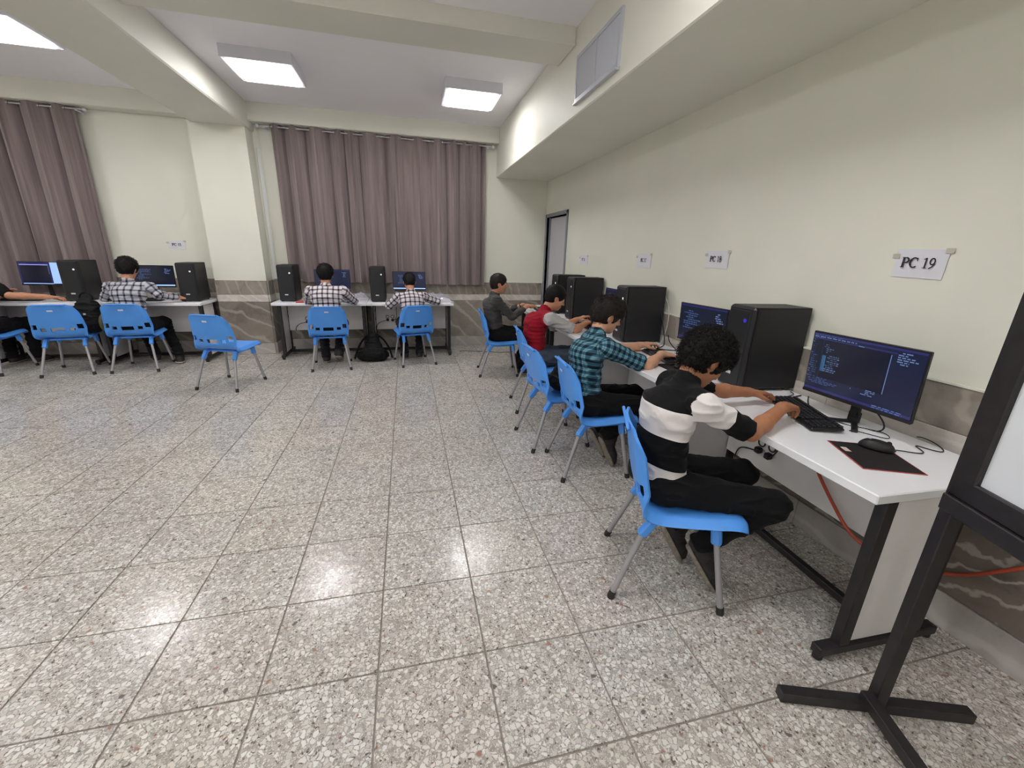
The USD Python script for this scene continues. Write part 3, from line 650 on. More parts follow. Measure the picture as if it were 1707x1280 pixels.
def shoe(name, A, toe, up, mat, sole, t, h, label=None, ank=None):
    """A: heel end on the sole plane, toe: toe end on the sole plane, up: out of the sole"""
    A, toe = np.asarray(A, float), np.asarray(toe, float); f = nrm(toe - A); Lh = np.linalg.norm(toe - A); up = nrm(np.asarray(up) - f * (np.asarray(up) @ f)); lat = np.cross(up, f)
    S = Sdf(); hp = A + f * .035 + up * .034; bl = A + f * (Lh * .68) + up * .036; tp = toe - f * .035 + up * .028
    S.cone(hp, bl, .036, .041, lat=lat, ls=1.05).cone(bl, tp, .041, .031, lat=lat, ls=1.15).cone(A + f * .05 + up * .05, A + f * .045 + up * .095, .038, .037).cone(A + f * .06 + up * .06, bl + up * .005, .04, .03)
    S.plane(A + up * .018, -up)
    if ank is not None: S.cone(ank, A + f * .055 + up * .07, .043, .042, k=.02)
    u = part(name, wrinkle(S.mesh(h), .003, 30, 3), mats[mat], t, world=True, smooth=True, label=label)
    S = Sdf(); S.cone(hp - up * .012, bl - up * .012, .041, .046, lat=lat, ls=1.05).cone(bl - up * .012, tp - up * .012, .046, .036, lat=lat, ls=1.15); S.plane(A + up * .02, up, .002); S.plane(A, -up, .002)
    part('sole', S.mesh(h), mats[sole], u, world=True, smooth=True)
def person(label, base, yaw, J, look, skin='skin_mid', hair='hair_black', shirt=('cloth_black', .55), trousers='cloth_black', scale=1.0, h=.0065, hh=None, hair_style='short', shoe_m=('shoe_dark', 'sole_grey'), collar=False, girth=1.0, group=None, handcurl=((.3, .5, .35), (.3, .5, .35)), hem=.03, feet=True):
    """J: joints in world metres (pelvis, neck, shL, shR, elL, elR, wrL, wrR, hipL, hipR, knL, knR, anL, anR, toeL, toeR, head); look: facing direction of the head; yaw: torso heading"""
    t = thing('person', label, 'person', (base[0], base[1], 0), yaw, group); s = scale
    J = {k: np.asarray(v, float) for k, v in J.items()}
    fw = np.array([math.cos(yaw), math.sin(yaw), 0]); lt = np.array([-fw[1], fw[0], 0]); up = np.array([0, 0, 1.0])
    shl = nrm(J['shL'] - J['shR'])
    pel, nk = J['pelvis'], J['neck']; ax = nrm(nk - pel)
    bul = J.get('bulge', .03)
    mid = pel + (nk - pel) * .42 - nrm(np.cross(shl, ax)) * -1 * 0 + (-fw * bul * .8); ch = pel + (nk - pel) * .74 - fw * bul
    hd = J['head']; F = nrm(look); Lf = nrm(np.cross(up, F)); U = np.cross(F, Lf); hs = J.get('hs', .97); hs = float(hs) * s
    H = lambda a, b, c: hd + hs * (F * a + Lf * b + U * c)
    # --- body
    S = Sdf(); g = girth * s
    def torso(S, o, k=.03):
        S.cone(pel, mid, .098 * g + o, .09 * g + o, k=k, lat=lt, ls=1.42).cone(mid, ch, .09 * g + o, .101 * g + o, k=k, lat=nrm(lt + shl), ls=1.4)
        S.cone(ch, nk - ax * .055 * s, .101 * g + o, .06 * g + o, k=k, lat=shl, ls=1.5)
        for q in ('L', 'R'): S.cone(nk - ax * .03 * s + (J['sh' + q] - nk) * .25, J['sh' + q], .05 * g + o, .052 * g + o, k=k)
    torso(S, 0)
    S.cone(nk - ax * .02, H(-.028, 0, -.07), .053 * g, .05 * g, k=.02)
    for q in ('L', 'R'):
        S.cone(J['sh' + q], J['el' + q], .047 * g, .037 * g, k=.02).cone(J['el' + q], J['el' + q] + (J['wr' + q] - J['el' + q]) * .35, .037 * g, .039 * g, k=.015).cone(J['el' + q] + (J['wr' + q] - J['el' + q]) * .35, J['wr' + q], .039 * g, .0255 * g, k=.015)
        S.cone(J['hip' + q], J['kn' + q], .066 * g, .046 * g, k=.03).cone(J['kn' + q], J['kn' + q] + (J['an' + q] - J['kn' + q]) * .35, .044 * g, .044 * g, k=.02).cone(J['kn' + q] + (J['an' + q] - J['kn' + q]) * .35, J['an' + q], .044 * g, .034 * g, k=.02)
        f_ = J.get('hf' + q); f_ = nrm(J['wr' + q] - J['el' + q]) if f_ is None else nrm(f_)
        n_ = J.get('hn' + q); n_ = up if n_ is None else n_
        cu = handcurl[0 if q == 'L' else 1]
        W = J['wr' + q]; S.cone(W - f_ * .015, W + f_ * .02 * s, .0245 * s, .021 * s, k=.015, lat=np.cross(n_, f_), ls=1.2)
        hand(S, W + f_ * .008 * s, f_, n_, -1 if q == 'L' else 1, s * .97, cu)
    # head
    S.ell(H(-.004, 0, .022), (F, Lf, U), np.array((.098, .076, .092)) * hs, k=.015)
    S.ell(H(.03, 0, -.045), (F, Lf, U), np.array((.064, .06, .078)) * hs, k=.025)
    S.ell(H(.058, 0, -.098), (F, Lf, U), np.array((.03, .03, .022)) * hs, k=.025)
    S.ell(H(.074, 0, .018), (F, Lf, U), np.array((.02, .05, .014)) * hs, k=.015)
    S.cone(H(.09, 0, .006), H(.113, 0, -.03), .0075 * hs, .0115 * hs, k=.01)
    for b in (-1, 1):
        S.ell(H(.1, b * .013, -.034), (F, Lf, U), np.array((.01, .009, .008)) * hs, k=.006)
        S.ell(H(.095, b * .033, .002), (F, Lf, U), np.array((.014, .019, .012)) * hs, k=.01, op='s')
        S.ell(H(.062, b * .043, -.028), (F, Lf, U), np.array((.022, .02, .02)) * hs, k=.02)
        ex = nrm(F * .9 - Lf * b * .35); eu = nrm(U + F * -.15)
        S.ell(H(-.006, b * .079, -.008), (ex, np.cross(eu, ex), eu), np.array((.019, .0085, .032)) * hs, k=.006)
        S.ell(H(.0, b * .087, -.006), (ex, np.cross(eu, ex), eu), np.array((.01, .006, .02)) * hs, k=.004, op='s')
    for c, r in ((-.062, .0075), (-.073, .0085)): S.ell(H(.0905, 0, c), (F, Lf, U), np.array((.011, .022, r)) * hs, k=.005)
    S.ell(H(.1045, 0, -.0675), (F, Lf, U), np.array((.008, .024, .0022)) * hs, k=.003, op='s')
    body = S.mesh(hh or h)
    part('body', body, mats[skin], t, world=True, smooth=True)
    for b in (-1, 1):
        e = part('eye', mv(trimesh.creation.icosphere(2, .0115 * hs), *H(.081, b * .033, .002)), mats['eye_white'], t, world=True, smooth=True)
        part('iris', mv(trimesh.creation.icosphere(2, .0062 * hs), *H(.0872, b * .033, .0)), mats['eye_dark'], e, world=True, smooth=True)
        part('eyebrow', tube([H(.094 - .004 * abs(i), b * (.033 + i * .011), .024 + .003 * (1 - i * i)) for i in (-1.4, -.5, .5, 1.4)], .0042 * hs, 6), mats[hair], t, world=True, smooth=True)
    part('lips', cat_(tube([H(.0975 - abs(i) * .006, i * .019, -.0635 + .001 * (1 - i * i)) for i in (-1, -.5, 0, .5, 1)], .0034 * hs, 6), tube([H(.0965 - abs(i) * .006, i * .018, -.0715) for i in (-1, -.5, 0, .5, 1)], .0044 * hs, 6)), mats['lip'], t, world=True, smooth=True)
    # hair
    S = Sdf(); vol = {'short': .012, 'thick': .022, 'curly': .026}[hair_style]
    S.ell(H(-.012, 0, .032), (F, Lf, U), np.array((.098 + vol, .078 + vol, .088 + vol)) * hs, k=.01)
    S.ell(H(-.045, 0, -.01), (F, Lf, U), np.array((.062 + vol * .6, .07 + vol * .4, .085)) * hs, k=.02)
    if hair_style != 'short': S.ell(H(.06, .01, .1), (F, Lf, U), np.array((.055, .06, .03)) * hs, k=.025)
    S.add(lambda X, Y, Z, p=H(.15, 0, -.04): _ellf(X, Y, Z, p, (F, Lf, U), np.array((.105, .12, .1)) * hs), hd - .3, hd + .3, .012, 's')
    for b in (-1, 1): S.ell(H(.006, b * .085, -.03), (F, Lf, U), np.array((.028, .03, .04)) * hs, k=.008, op='s')
    S.plane(H(-.02, 0, -.082), -U * .9 + F * .35)
    hm = S.mesh(min(hh or h, .006) if hair_style != 'short' else h)
    n = hm.vertex_normals; amp = {'short': .006, 'thick': .011, 'curly': .02}[hair_style]; fq = {'short': 55, 'thick': 42, 'curly': 48}[hair_style]
    q = (hm.vertices - hd) @ np.stack([F, Lf, U]).T
    hm.vertices = hm.vertices + n * (amp * (meshkit.fbm(q * fq * ((.45, 1, 1) if hair_style != 'curly' else (1, 1, 1)), 3, 4) - .45))[:, None]
    hp_ = part('hair', hm, mats[hair], t, world=True, smooth=True)
    rr = np.random.default_rng(7); n = hm.vertex_normals; k_ = {'short': 1500, 'thick': 2600, 'curly': 3800}[hair_style] if h < .0062 or hair_style == 'short' else 1500
    pick = rr.choice(len(n), min(k_, len(n)), replace=False); pick = pick[((q[pick] @ (1, 0, .8)) / hs < .16) & ~((q[pick, 0] / hs > -.03) & (q[pick, 2] / hs < .025) & (hair_style != 'short'))]; nn = n[pick]; qz = q[pick] / hs
    flow = -U * 1.0 - F * .25 + F * np.clip((qz[:, :1] - .0) * 14, 0, 1.2) + rr.normal(size=(len(pick), 3)) * (.3 if hair_style != 'curly' else .9)
    flow = flow - nn * (flow * nn).sum(1, keepdims=True); flow /= np.linalg.norm(flow, axis=1, keepdims=True) + 1e-9
    lift = {'short': .22, 'thick': .3, 'curly': .7}[hair_style]
    strands('hair_strands', hm.vertices[pick] - nn * .003, flow + nn * lift, {'short': .0008, 'thick': .002, 'curly': .005}[hair_style], {'short': .016, 'thick': .028, 'curly': .021}[hair_style], .0021, mats[hair], hp_)
    # --- shirt
    sm, sl = shirt[0], shirt[1]
    S = Sdf(); torso(S, .011, .03); ends = {}
    for q in ('L', 'R'):
        a, e, w = J['sh' + q], J['el' + q], J['wr' + q]
        if sl <= 1: end = a + (e - a) * sl; S.cone(a, e, .058 * g + .002, (.05 if sl < .9 else .046) * g + .004, k=.025, cut=(end, e - a))
        else: S.cone(a, e, .056 * g, .046 * g, k=.025).cone(e, w, .046 * g, .036 * g, k=.02, cut=(e + (w - e) * (sl - 1), w - e))
    S.cone(nk - ax * .02, nk + (H(-.028, 0, -.07) - nk) * .28, .062 * g, .06 * g, k=.02)
    S.plane(pel - ax * hem, -ax)
    S.cone(nk + (H(-.028, 0, -.07) - nk) * .2, H(-.02, 0, -.05), .05 * g, .06 * g, k=.004, op='s')
    m = wrinkle(S.mesh(h), .011 * s, 13, int(base[0] * 7) % 9 + 2)
    v = m.vertices; best = np.full(len(v), 9.0); cls = np.zeros(len(v), int); UVS = []
    def proj(a, b, rr, v0, latv, ru, slv):
        nonlocal best, cls
        ba = b - a; L = np.linalg.norm(ba); d = ba / L; tt = (v - a) @ d; tc = np.clip(tt, 0, L); qv = v - a - tc[:, None] * d; dist = np.linalg.norm(qv, axis=1) / rr
        la = nrm(latv - d * (latv @ d)); fo = np.cross(la, d); th = np.arctan2(qv @ la, qv @ fo)
        mk = dist < best; best = np.where(mk, dist, best); cls[mk] = len(UVS)
        UVS.append(np.stack([th * ru if slv else qv @ la + .3, v0 + tt], 1))
    proj(nk + ax * .03, pel, .16 * g, -.03, lt, .15, False)
    for q in ('L', 'R'):
        L1 = np.linalg.norm(J['el' + q] - J['sh' + q])
        proj(J['sh' + q], J['el' + q], .062 * g, 10.0, -fw - up * .1, .05, True)
        if sl > 1: proj(J['el' + q], J['wr' + q], .06 * g, 10 + L1, -up, .045, True)
    fc = np.sort(cls[m.faces], 1)[:, 1]; nv = len(v); keys, inv = np.unique(m.faces + fc[:, None] * nv, return_inverse=True)
    vn = m.vertex_normals[keys % nv]; uv = np.stack(UVS)[keys // nv, keys % nv]
    m = trimesh.Trimesh(v[keys % nv], inv.reshape(-1, 3), process=False)
    sp = part('shirt', m, mats[sm], t, world=True, smooth=False, uv=uv, normals=vn, yaw=yaw)
    if collar:
        S = Sdf(); c0 = nk + (H(-.028, 0, -.07) - nk) * .1; c1 = nk + (H(-.028, 0, -.07) - nk) * .42
        S.cone(c0, c1, .068 * g, .061 * g, k=.01, cut=(c1, c1 - c0)).plane(c0 - (c1 - c0) * .1, c0 - c1); S.cone(c0 - (c1 - c0) * .6, c1 + (c1 - c0), .058 * g, .053 * g, k=.003, op='s')
        m = S.mesh(h); part('collar', m, mats[sm], sp, world=True, smooth=True, uv=np.stack([m.vertices[:, 0] - nk[0] + .01, m.vertices[:, 2] - nk[2]], 1))
    # --- trousers
    S = Sdf(); S.cone(pel - ax * .02, pel + ax * .05, .103 * g, .098 * g, k=.03, lat=lt, ls=1.42, cut=(pel + ax * .05, ax))
    for q in ('L', 'R'):
        S.cone(J['hip' + q] - nrm(J['kn' + q] - J['hip' + q]) * .03, J['kn' + q], .09 * g, .066 * g, k=.03)
        S.cone(J['kn' + q], J['an' + q] + (J['an' + q] - J['kn' + q]) * .1, .063 * g, .05 * g, k=.025, cut=(J['kn' + q] + (J['an' + q] - J['kn' + q]) * 1.04, J['an' + q] - J['kn' + q]))
    part('trousers', wrinkle(S.mesh(h), .012 * s, 14, 6), mats[trousers], t, world=True, smooth=True)
    if feet:
        for q in ('L', 'R'):
            a, to = J['an' + q], J['toe' + q]; hl = J['heel' + q] if 'heel' + q in J else a + np.array([0, 0, -a[2] + .002]) - nrm((to - a) * (1, 1, 0)) * .05
            shoe('shoe', hl, to, J.get('su' + q, up), *shoe_m, t, h, ank=a)
    return t
def _ellf(X, Y, Z, c, A, r):
    k0 = 0; k1 = 0
    for ax, rr in zip(A, r):
        q = (X - c[0]) * ax[0] + (Y - c[1]) * ax[1] + (Z - c[2]) * ax[2]; k0 = k0 + (q / rr) ** 2; k1 = k1 + (q / rr ** 2) ** 2
    k0 = np.sqrt(k0); return k0 * (k0 - 1) / (np.sqrt(k1) + 1e-9)
def seated(c, ang, lean=12, torso=.46, s=1.0, ov=None, wl=None, wr=None, headf=.06, look_down=15, look_yaw=0, knee=(.37, .13, .5), foot=(.34, .13), sh=.165, pelx=-.06, arm=(.285, .255), shoulder_yaw=0):
    """joints of somebody sitting on the chair at c that faces ang (degrees); wl, wr: world wrists"""
    a = rad(ang); f = np.array([math.cos(a), math.sin(a), 0]); l = np.array([-f[1], f[0], 0]); u = np.array([0, 0, 1.0]); c = np.array([c[0], c[1], 0.0])
    P = lambda x, y, z: c + f * x + l * y + u * z
    le = rad(lean); J = {'pelvis': P(pelx, 0, .54)}; ov = ov or {}
    if 'pelvis' in ov: J['pelvis'] = np.array(ov['pelvis'])
    J['neck'] = np.array(ov['neck']) if 'neck' in ov else J['pelvis'] + torso * s * (f * math.sin(le) + u * math.cos(le))
    ya = a + rad(shoulder_yaw); lf = np.array([-math.sin(ya), math.cos(ya), 0]); ff = np.array([math.cos(ya), math.sin(ya), 0])
    for q, g in (('L', 1), ('R', -1)):
        J['sh' + q] = J['neck'] + lf * g * sh * s + ff * .015 - u * .045 * s
        J['hip' + q] = J['pelvis'] + l * g * .088 * s + f * .02 - u * .015
        J['kn' + q] = P(knee[0], g * knee[1], knee[2]); J['an' + q] = P(foot[0], g * foot[1], .085); J['toe' + q] = P(foot[0] + .18, g * (foot[1] + .02), .004)
    J['wrL'] = np.array(wl) if wl is not None else P(.42, .15, .82); J['wrR'] = np.array(wr) if wr is not None else P(.42, -.15, .82)
    hy = a + rad(look_yaw); hf = np.array([math.cos(hy), math.sin(hy), 0]); ld = rad(look_down)
    J['head'] = J['neck'] + hf * headf * s + u * (.165 - .2 * max(0, headf - .05)) * s
    J.update({k: np.array(v) for k, v in ov.items()})
    for q, g in (('L', 1), ('R', -1)):
        if 'el' + q not in ov: J['el' + q] = ik(J['sh' + q], J['wr' + q], arm[0] * s, arm[1] * s, lf * g * .5 - u * 1.0 - ff * .35)
    look = hf * math.cos(ld) - u * math.sin(ld)
    return J, ov.get('look', look), ya
# the boy nearest the viewer
ch = lambda k: (chairs[k][0], chairs[k][1])
c, a = ch('R5')
J, lk, ya = seated(c, -8, s=.92, look_down=38, look_yaw=8, headf=.1, wl=(1.70, 1.70, .835), wr=(1.645, 1.435, .855),
    ov={'pelvis': (1.10, 1.50, .535), 'neck': (1.165, 1.515, .955), 'hipL': (1.12, 1.585, .515), 'hipR': (1.10, 1.42, .515), 'knL': (1.54, 1.475, .505), 'knR': (1.485, 1.235, .49), 'anL': (1.245, 1.535, .225), 'anR': (1.26, 1.355, .235), 'elR': (1.395, 1.335, .79),
        'toeR': (1.325, 1.30, .004), 'heelR': (1.205, 1.375, .21), 'suR': (.8, -.3, .5), 'toeL': (1.29, 1.51, .004), 'heelL': (1.185, 1.55, .2), 'suL': (.8, -.1, .5),
        'head': (1.275, 1.545, 1.065), 'hfR': (.86, .32, -.1), 'hfL': (.97, .05, -.08), 'hnR': (0, -.1, 1), 'hnL': (0, .1, 1), 'bulge': .045, 'hs': 1.04})
person('boy in a black and white block t-shirt typing at the nearest desk', c, ya, J, lk, 'skin_tan', 'hair_black', ('tee_blocks', .9), 'cloth_black', .92, .005, .0038, 'curly', ('shoe_dark', 'sole_grey'), handcurl=((.2, .5, .35), (.45, .75, .4)), hem=.085)
c, a = ch('R4')
J, lk, ya = seated(c, a, s=.97, look_down=22, wl=(1.75, 2.87, .83), wr=(1.735, 2.545, .835), ov={'pelvis': (1.185, 2.57, .535), 'neck': (1.245, 2.60, .955), 'head': (1.335, 2.645, 1.10), 'elR': (1.55, 2.42, .79), 'bulge': .045,
    'anL': (1.36, 2.70, .235), 'anR': (1.36, 2.55, .245), 'toeL': (1.41, 2.65, .004), 'heelL': (1.31, 2.71, .21), 'suL': (.85, 0, .5), 'toeR': (1.405, 2.50, .004), 'heelR': (1.31, 2.55, .22), 'suR': (.85, 0, .5), 'hfR': (1, .1, -.1)})
person('boy in a teal plaid short-sleeved shirt on the second seat of the right row', c, ya, J, lk, 'skin_fair', 'hair_brown', ('plaid_teal', .85), 'cloth_black', .97, .006, .0048, 'thick', ('shoe_dark', 'sole_grey'), hem=.08)
c, a = ch('R2')
J, lk, ya = seated(c, a, s=.97, look_down=25, wl=(1.74, 4.15, .83), wr=(1.71, 3.87, .83), ov={'pelvis': (1.20, 3.86, .535), 'neck': (1.295, 3.9, .945), 'head': (1.405, 3.92, 1.085), 'knR': (1.60, 3.66, .56), 'knL': (1.64, 3.98, .52), 'bulge': .06, 'elR': (1.55, 3.72, .80)})
person('boy in a red t-shirt with pale grey sleeves and jeans', c, ya, J, lk, 'skin_mid', 'hair_black', ('tee_raglan', .9), 'denim', .97, .0065, .0055, 'short', hem=.05)
c, a = ch('R1')
J, lk, ya = seated(c, a, s=.97, look_down=6, wl=(1.46, 5.33, .84), wr=(1.47, 5.13, .85), ov={'pelvis': (1.06, 5.12, .535), 'neck': (1.04, 5.13, .98), 'head': (1.095, 5.13, 1.125), 'elR': (1.235, 4.97, .74), 'hfR': (.9, .25, .05), 'hfL': (.9, .2, 0)}, foot=(.26, .1))
p4 = person('boy in a charcoal long-sleeved shirt at the far end of the right row', c, ya, J, lk, 'skin_mid', 'hair_brown', ('cloth_charcoal', 1.72), 'cloth_black', .97, .0065, .0058, 'short', collar=True)
WP4 = (J['elL'], J['wrL'])
c, a = ch('M1')
J, lk, ya = seated(c, 93, s=1.0, lean=14, look_down=14, torso=.47, wl=(-1.13, 6.24, .83), wr=(-.86, 6.24, .83), ov={'elL': (-1.26, 5.98, .81), 'elR': (-.70, 5.98, .81), 'anR': (-.93, 5.86, .12), 'toeR': (-.93, 5.98, .004), 'heelR': (-.93, 5.76, .1), 'suR': (0, .4, .9)}, foot=(.2, .1), sh=.19, headf=.075)
person('boy in a pale plaid shirt at the long curtain, left of the two', c, ya, J, lk, 'skin_mid', 'hair_black', ('plaid_white', 1.9), 'cloth_navy', 1.0, .0065, .006, 'thick', ('shoe_dark', 'sole_grey'), collar=True, hem=.02, girth=1.08)
c, a = ch('M2')
J, lk, ya = seated(c, 96, s=.98, lean=24, look_down=30, headf=.09, torso=.42, wl=(-.10, 6.21, .83), wr=(.30, 6.24, .83), ov={'elL': (-.25, 5.93, .76), 'elR': (.40, 6.02, .80)}, foot=(.2, .1), sh=.175)
person('boy in a pale plaid shirt bending low at the long curtain, right of the two', c, ya, J, lk, 'skin_mid', 'hair_black', ('plaid_white', 1.9), 'cloth_navy', .98, .0065, .006, 'short', ('shoe_dark', 'sole_grey'), collar=False, hem=.02)
c, a = ch('L2')
J, lk, ya = seated(c, 92, s=1.02, lean=12, look_down=20, torso=.47, wl=(-3.36, 6.20, .83), wr=(-2.80, 6.16, .83), ov={'elL': (-3.46, 5.98, .84), 'elR': (-2.92, 5.98, .88), 'anR': (-2.93, 6.18, .1), 'toeR': (-2.86, 6.02, .01), 'anL': (-3.2, 6.2, .1)}, foot=(.3, .1), sh=.19)
person('boy in a grey plaid shirt sitting left of the pillar', c, ya, J, lk, 'skin_mid', 'hair_black', ('plaid_grey', 1.95), 'cloth_black', 1.02, .0065, .006, 'thick', ('shoe_dark', 'sole_pale'), collar=True, hem=.03)
c, a = ch('L0')
J, lk, ya = seated(c, 85, s=1.0, lean=14, look_down=10, wl=(-4.62, 6.2, .83), wr=(-4.12, 6.14, .83), ov={'elR': (-4.36, 5.98, .86)}, sh=.18)
person('boy in black cut off by the left picture edge, reaching for a mouse', c, ya, J, lk, 'skin_mid', 'hair_black', ('cloth_black', .9), 'cloth_black', 1.0, .0075, .0065, 'short')
# ------------------------------------------------------------------ towers, monitors, keyboards
def tower_parts(t, w=.2, d=.37, h=.475, blue=False):
    part('case', bxx(.028, d, -w / 2 + .003, w / 2 - .003, .012, h - .003, .004), mats['tower_black'], t, smooth=False)
    part('front_panel', bxx(0, .03, -w / 2, w / 2, .008, h, .012), mats['tower_front'], t, smooth=False)
    part('front_inset', bxx(-.004, .004, -w / 2 + .022, w / 2 - .022, .03, h - .02, .003), mats['tower_black'], t, smooth=False)
    for sg in (-1, 1): part('side_panel', bxx(.036, d - .012, sg * (w / 2 - .002) - .002, sg * (w / 2 - .002) + .002, .02, h - .014, .0018), mats['tower_black'], t, smooth=False)
    part('top_cover', bxx(.02, d, -w / 2 + .004, w / 2 - .004, h - .006, h + .002, .003), mats['tower_black'], t, smooth=False)
    for y in (-w / 2 + .02, w / 2 - .02):
        for x in (.05, d - .05): part('foot', cyl(.014, .014, 10, (x, y, .007)), mats['rubber'], t, smooth=False)
    pb = rot(cyl(.011, .006, 20), PI / 2, (0, 1, 0)); part('power_button', mv(pb, -.004, -.048 if blue else -.055, h - .10 if not blue else h - .075), mats['led_blue' if blue else 'badge_white'], t, label='small blue lit power button' if blue else 'small white round power button')
    part('badge', bxx(-.0055, -.003, -.012, .032, .085, .102, .0008), mats['badge_silver'], t, label='small silver badge', smooth=False)
    part('plug_bracket', bxx(d, d + .022, -.05, -.03, h - .09, h - .06, .003), mats['badge_silver'], t, smooth=False); part('port_plate', bxx(d - .002, d + .012, -.06, .02, .06, .2, .002), mats['badge_silver'], t, smooth=False)
tw = [('black computer tower with a blue power light on the nearest desk', (1.812, 1.977), -.05), ('black computer tower behind the teal plaid boy\'s hands on the second desk', (1.795, 3.345), -.05),
      ('black computer tower on the third desk from the viewer, partly behind another tower', (1.80, 4.57), 0.0), ('farthest black computer tower of the right wall, near the door', (1.80, 5.10), 0.0),
      ('black computer tower under the curtain, left of the left plaid boy', (-1.56, 6.23), PI / 2), ('black computer tower under the curtain between the two plaid boys', (-.40, 6.23), PI / 2),
      ('black computer tower in front of the left curtain, beside the pale blue screen', (-3.885, 6.2), PI / 2 + .03), ('black computer tower beside the pillar', (-2.69, 6.2), PI / 2 + .02)]
tb = thing('computer_tower', tw[0][0], 'computer tower', (*tw[0][1], DT), tw[0][2], 'black computer towers'); tower_parts(tb, blue=True)
tb2 = thing('computer_tower', tw[1][0], 'computer tower', (*tw[1][1], DT), tw[1][2], 'black computer towers'); tower_parts(tb2)
for lab, p, a_ in tw[2:]: dup(tb2, lab, (*p, DT), a_)
def quads(rects, w, h, z0, off):
    V, F = [], []
    for (u0, u1, v0, v1) in rects:
        b = len(V); V += [(off, (.5 - u) * w, z0 + v * h) for u, v in ((u0, v0), (u0, v1), (u1, v1), (u1, v0))]; F += [(b, b + 1, b + 2), (b, b + 2, b + 3)]
    m = trimesh.Trimesh(np.array(V), np.array(F), process=False)
    m2 = m.copy(); m2.vertices = m2.vertices + (.0004, 0, 0); m2.faces = m2.faces[:, ::-1]
    return cat_(m, m2)
def lines(r, u0, u1, v0, v1, n, fill=.6, indent=.12, word=.05):
    out = []; dv = (v1 - v0) / n
    for i in range(n):
        v = v1 - (i + .5) * dv; u = u0 + (u1 - u0) * indent * r.integers(0, 3); end = u0 + (u1 - u0) * r.uniform(fill * .5, 1)
        while u < end:
            l = r.uniform(.4, 1.2) * word; out.append((u, min(u + l, end), v - dv * .26, v + dv * .26)); u += l + word * .25
    return out
def monitor(label, loc, rz, w, h, z0, screen, seed, group, tilt=.05):
    """faces local -x; z0 is the lower edge above the tabletop"""
    r = np.random.default_rng(seed); t = thing('monitor', label, 'monitor', (*loc, DT), rz, group)
    tl = lambda m: rot(m, tilt, (0, 1, 0), (0, 0, z0))
    bd = part('screen_housing', tl(cat_(bxx(.002, .018, -w / 2, w / 2, z0, z0 + h, .003), bxx(.016, .04, -w * .3, w * .3, z0 + .04, z0 + h * .75, .01))), mats['screen_body'], t, smooth=False)
    part('chin', tl(bxx(-.001, .003, -w / 2, w / 2, z0, z0 + .014, .001)), mats['tower_front'], bd, smooth=False)
    W, Hh, Z = w - .012, h - .024, z0 + .017
    sc = part('screen', tl(bxx(.0005, .0025, -W / 2, W / 2, Z, Z + Hh)), mats[screen['bg']], t, label=screen['label'], smooth=False)
    for nm, mt, rc in screen['items'](r): part(nm, tl(quads(rc, W, Hh, Z, 0.0)), mats[mt], sc, smooth=False, kind='stuff' if len(rc) > 1 else None)
    part('stand_neck', cat_(rbar((.035, 0, z0 + h * .35), (.05, 0, .03), .045, .014, .004), rbar((.05, 0, .06), (.05, 0, .008), .05, .02, .004)), mats['black_plastic'], t, smooth=False)
    part('stand_foot', cat_(rbar((.06, 0, .007), (-.06, .085, .006), .024, .011, .003), rbar((.06, 0, .007), (-.06, -.085, .006), .024, .011, .003)), mats['black_plastic'], t, smooth=False)
    return t
def ide(r):
    return [('title_bar', 'screen_bar', [(0, 1, .965, 1.0)]), ('tab_strip', 'screen_bar', [(0, .78, .905, .925)]), ('status_bar', 'screen_bar', [(0, 1, 0, .045)]), ('side_pane', 'screen_blueblack', [(.02, .11, .2, .9)]),
            ('editor_pane', 'screen_blueblack', [(.12, .73, .25, .895)]), ('pane_divider', 'screen_code', [(.735, .742, .26, .88)]),
            ('explorer_text', 'screen_dim', lines(r, .0, .1, .18, .94, 20, .7)), ('code_selection', 'screen_block', [(.125, .165, .36, .64)]),
            ('code_text', 'screen_code', lines(r, .165, .32, .36, .66, 9, .8, .1, .03) + lines(r, .13, .26, .68, .84, 5, .6, .1, .03)), ('menu_text', 'screen_code', lines(r, .01, .5, .93, .985, 2, .8, 0) + lines(r, .45, .55, .895, .925, 1)),
            ('panel_text', 'screen_code', lines(r, .76, .95, .75, .95, 6, .8, .15, .04)), ('terminal_text', 'screen_dim', lines(r, .03, .35, .12, .24, 5, .7)),
            ('status_text', 'screen_code', lines(r, .56, .72, .16, .26, 4, .8) + lines(r, .44, .52, .19, .23, 1) + lines(r, .68, .98, .005, .06, 2, .9, 0))]
def dark_ide(r):
    return [('title_bar', 'screen_deep', [(0, 1, .95, 1.0)]), ('status_bar', 'screen_deep', [(0, 1, 0, .06)]), ('code_text', 'screen_dim', lines(r, .1, .5, .3, .85, 9, .6)), ('panel_text', 'screen_code', lines(r, .78, .95, .6, .88, 5, .8))]
def split_ide(r):
    return [('title_bar', 'screen_line', [(.03, .62, .86, .91)]), ('bright_window', 'screen_pale', [(.66, 1, .02, 1)]), ('dark_window', 'screen_blueblack', [(.03, .62, .07, .85)]), ('scroll_bar', 'screen_line', [(.605, .62, .45, .85)]), ('task_bar', 'screen_pale', [(.03, .66, 0, .035)])]
def low_ide(r): return dark_ide(r)[2:] + [('task_bar', 'screen_pale', [(.0, 1, 0, .07)])]
G = 'monitors showing code'
m19 = monitor('monitor with dark blue code editor on the nearest desk', (1.965, 1.383), .05, .48, .305, .096, dict(bg='screen_navy', label='screen showing a dark blue code editor', items=ide), 1, G, -.06)
m18 = monitor('monitor with dark screen on the second desk, behind the nearest boy\'s head', (2.03, 2.56), .08, .46, .275, .13, dict(bg='screen_blueblack', label='screen showing a dark code editor', items=dark_ide), 2, G, -.04)
monitor('monitor on the third desk from the viewer, hidden behind a tower', (2.0, 3.86), .0, .46, .275, .13, dict(bg='screen_blueblack', label='dark screen', items=dark_ide), 3, G)
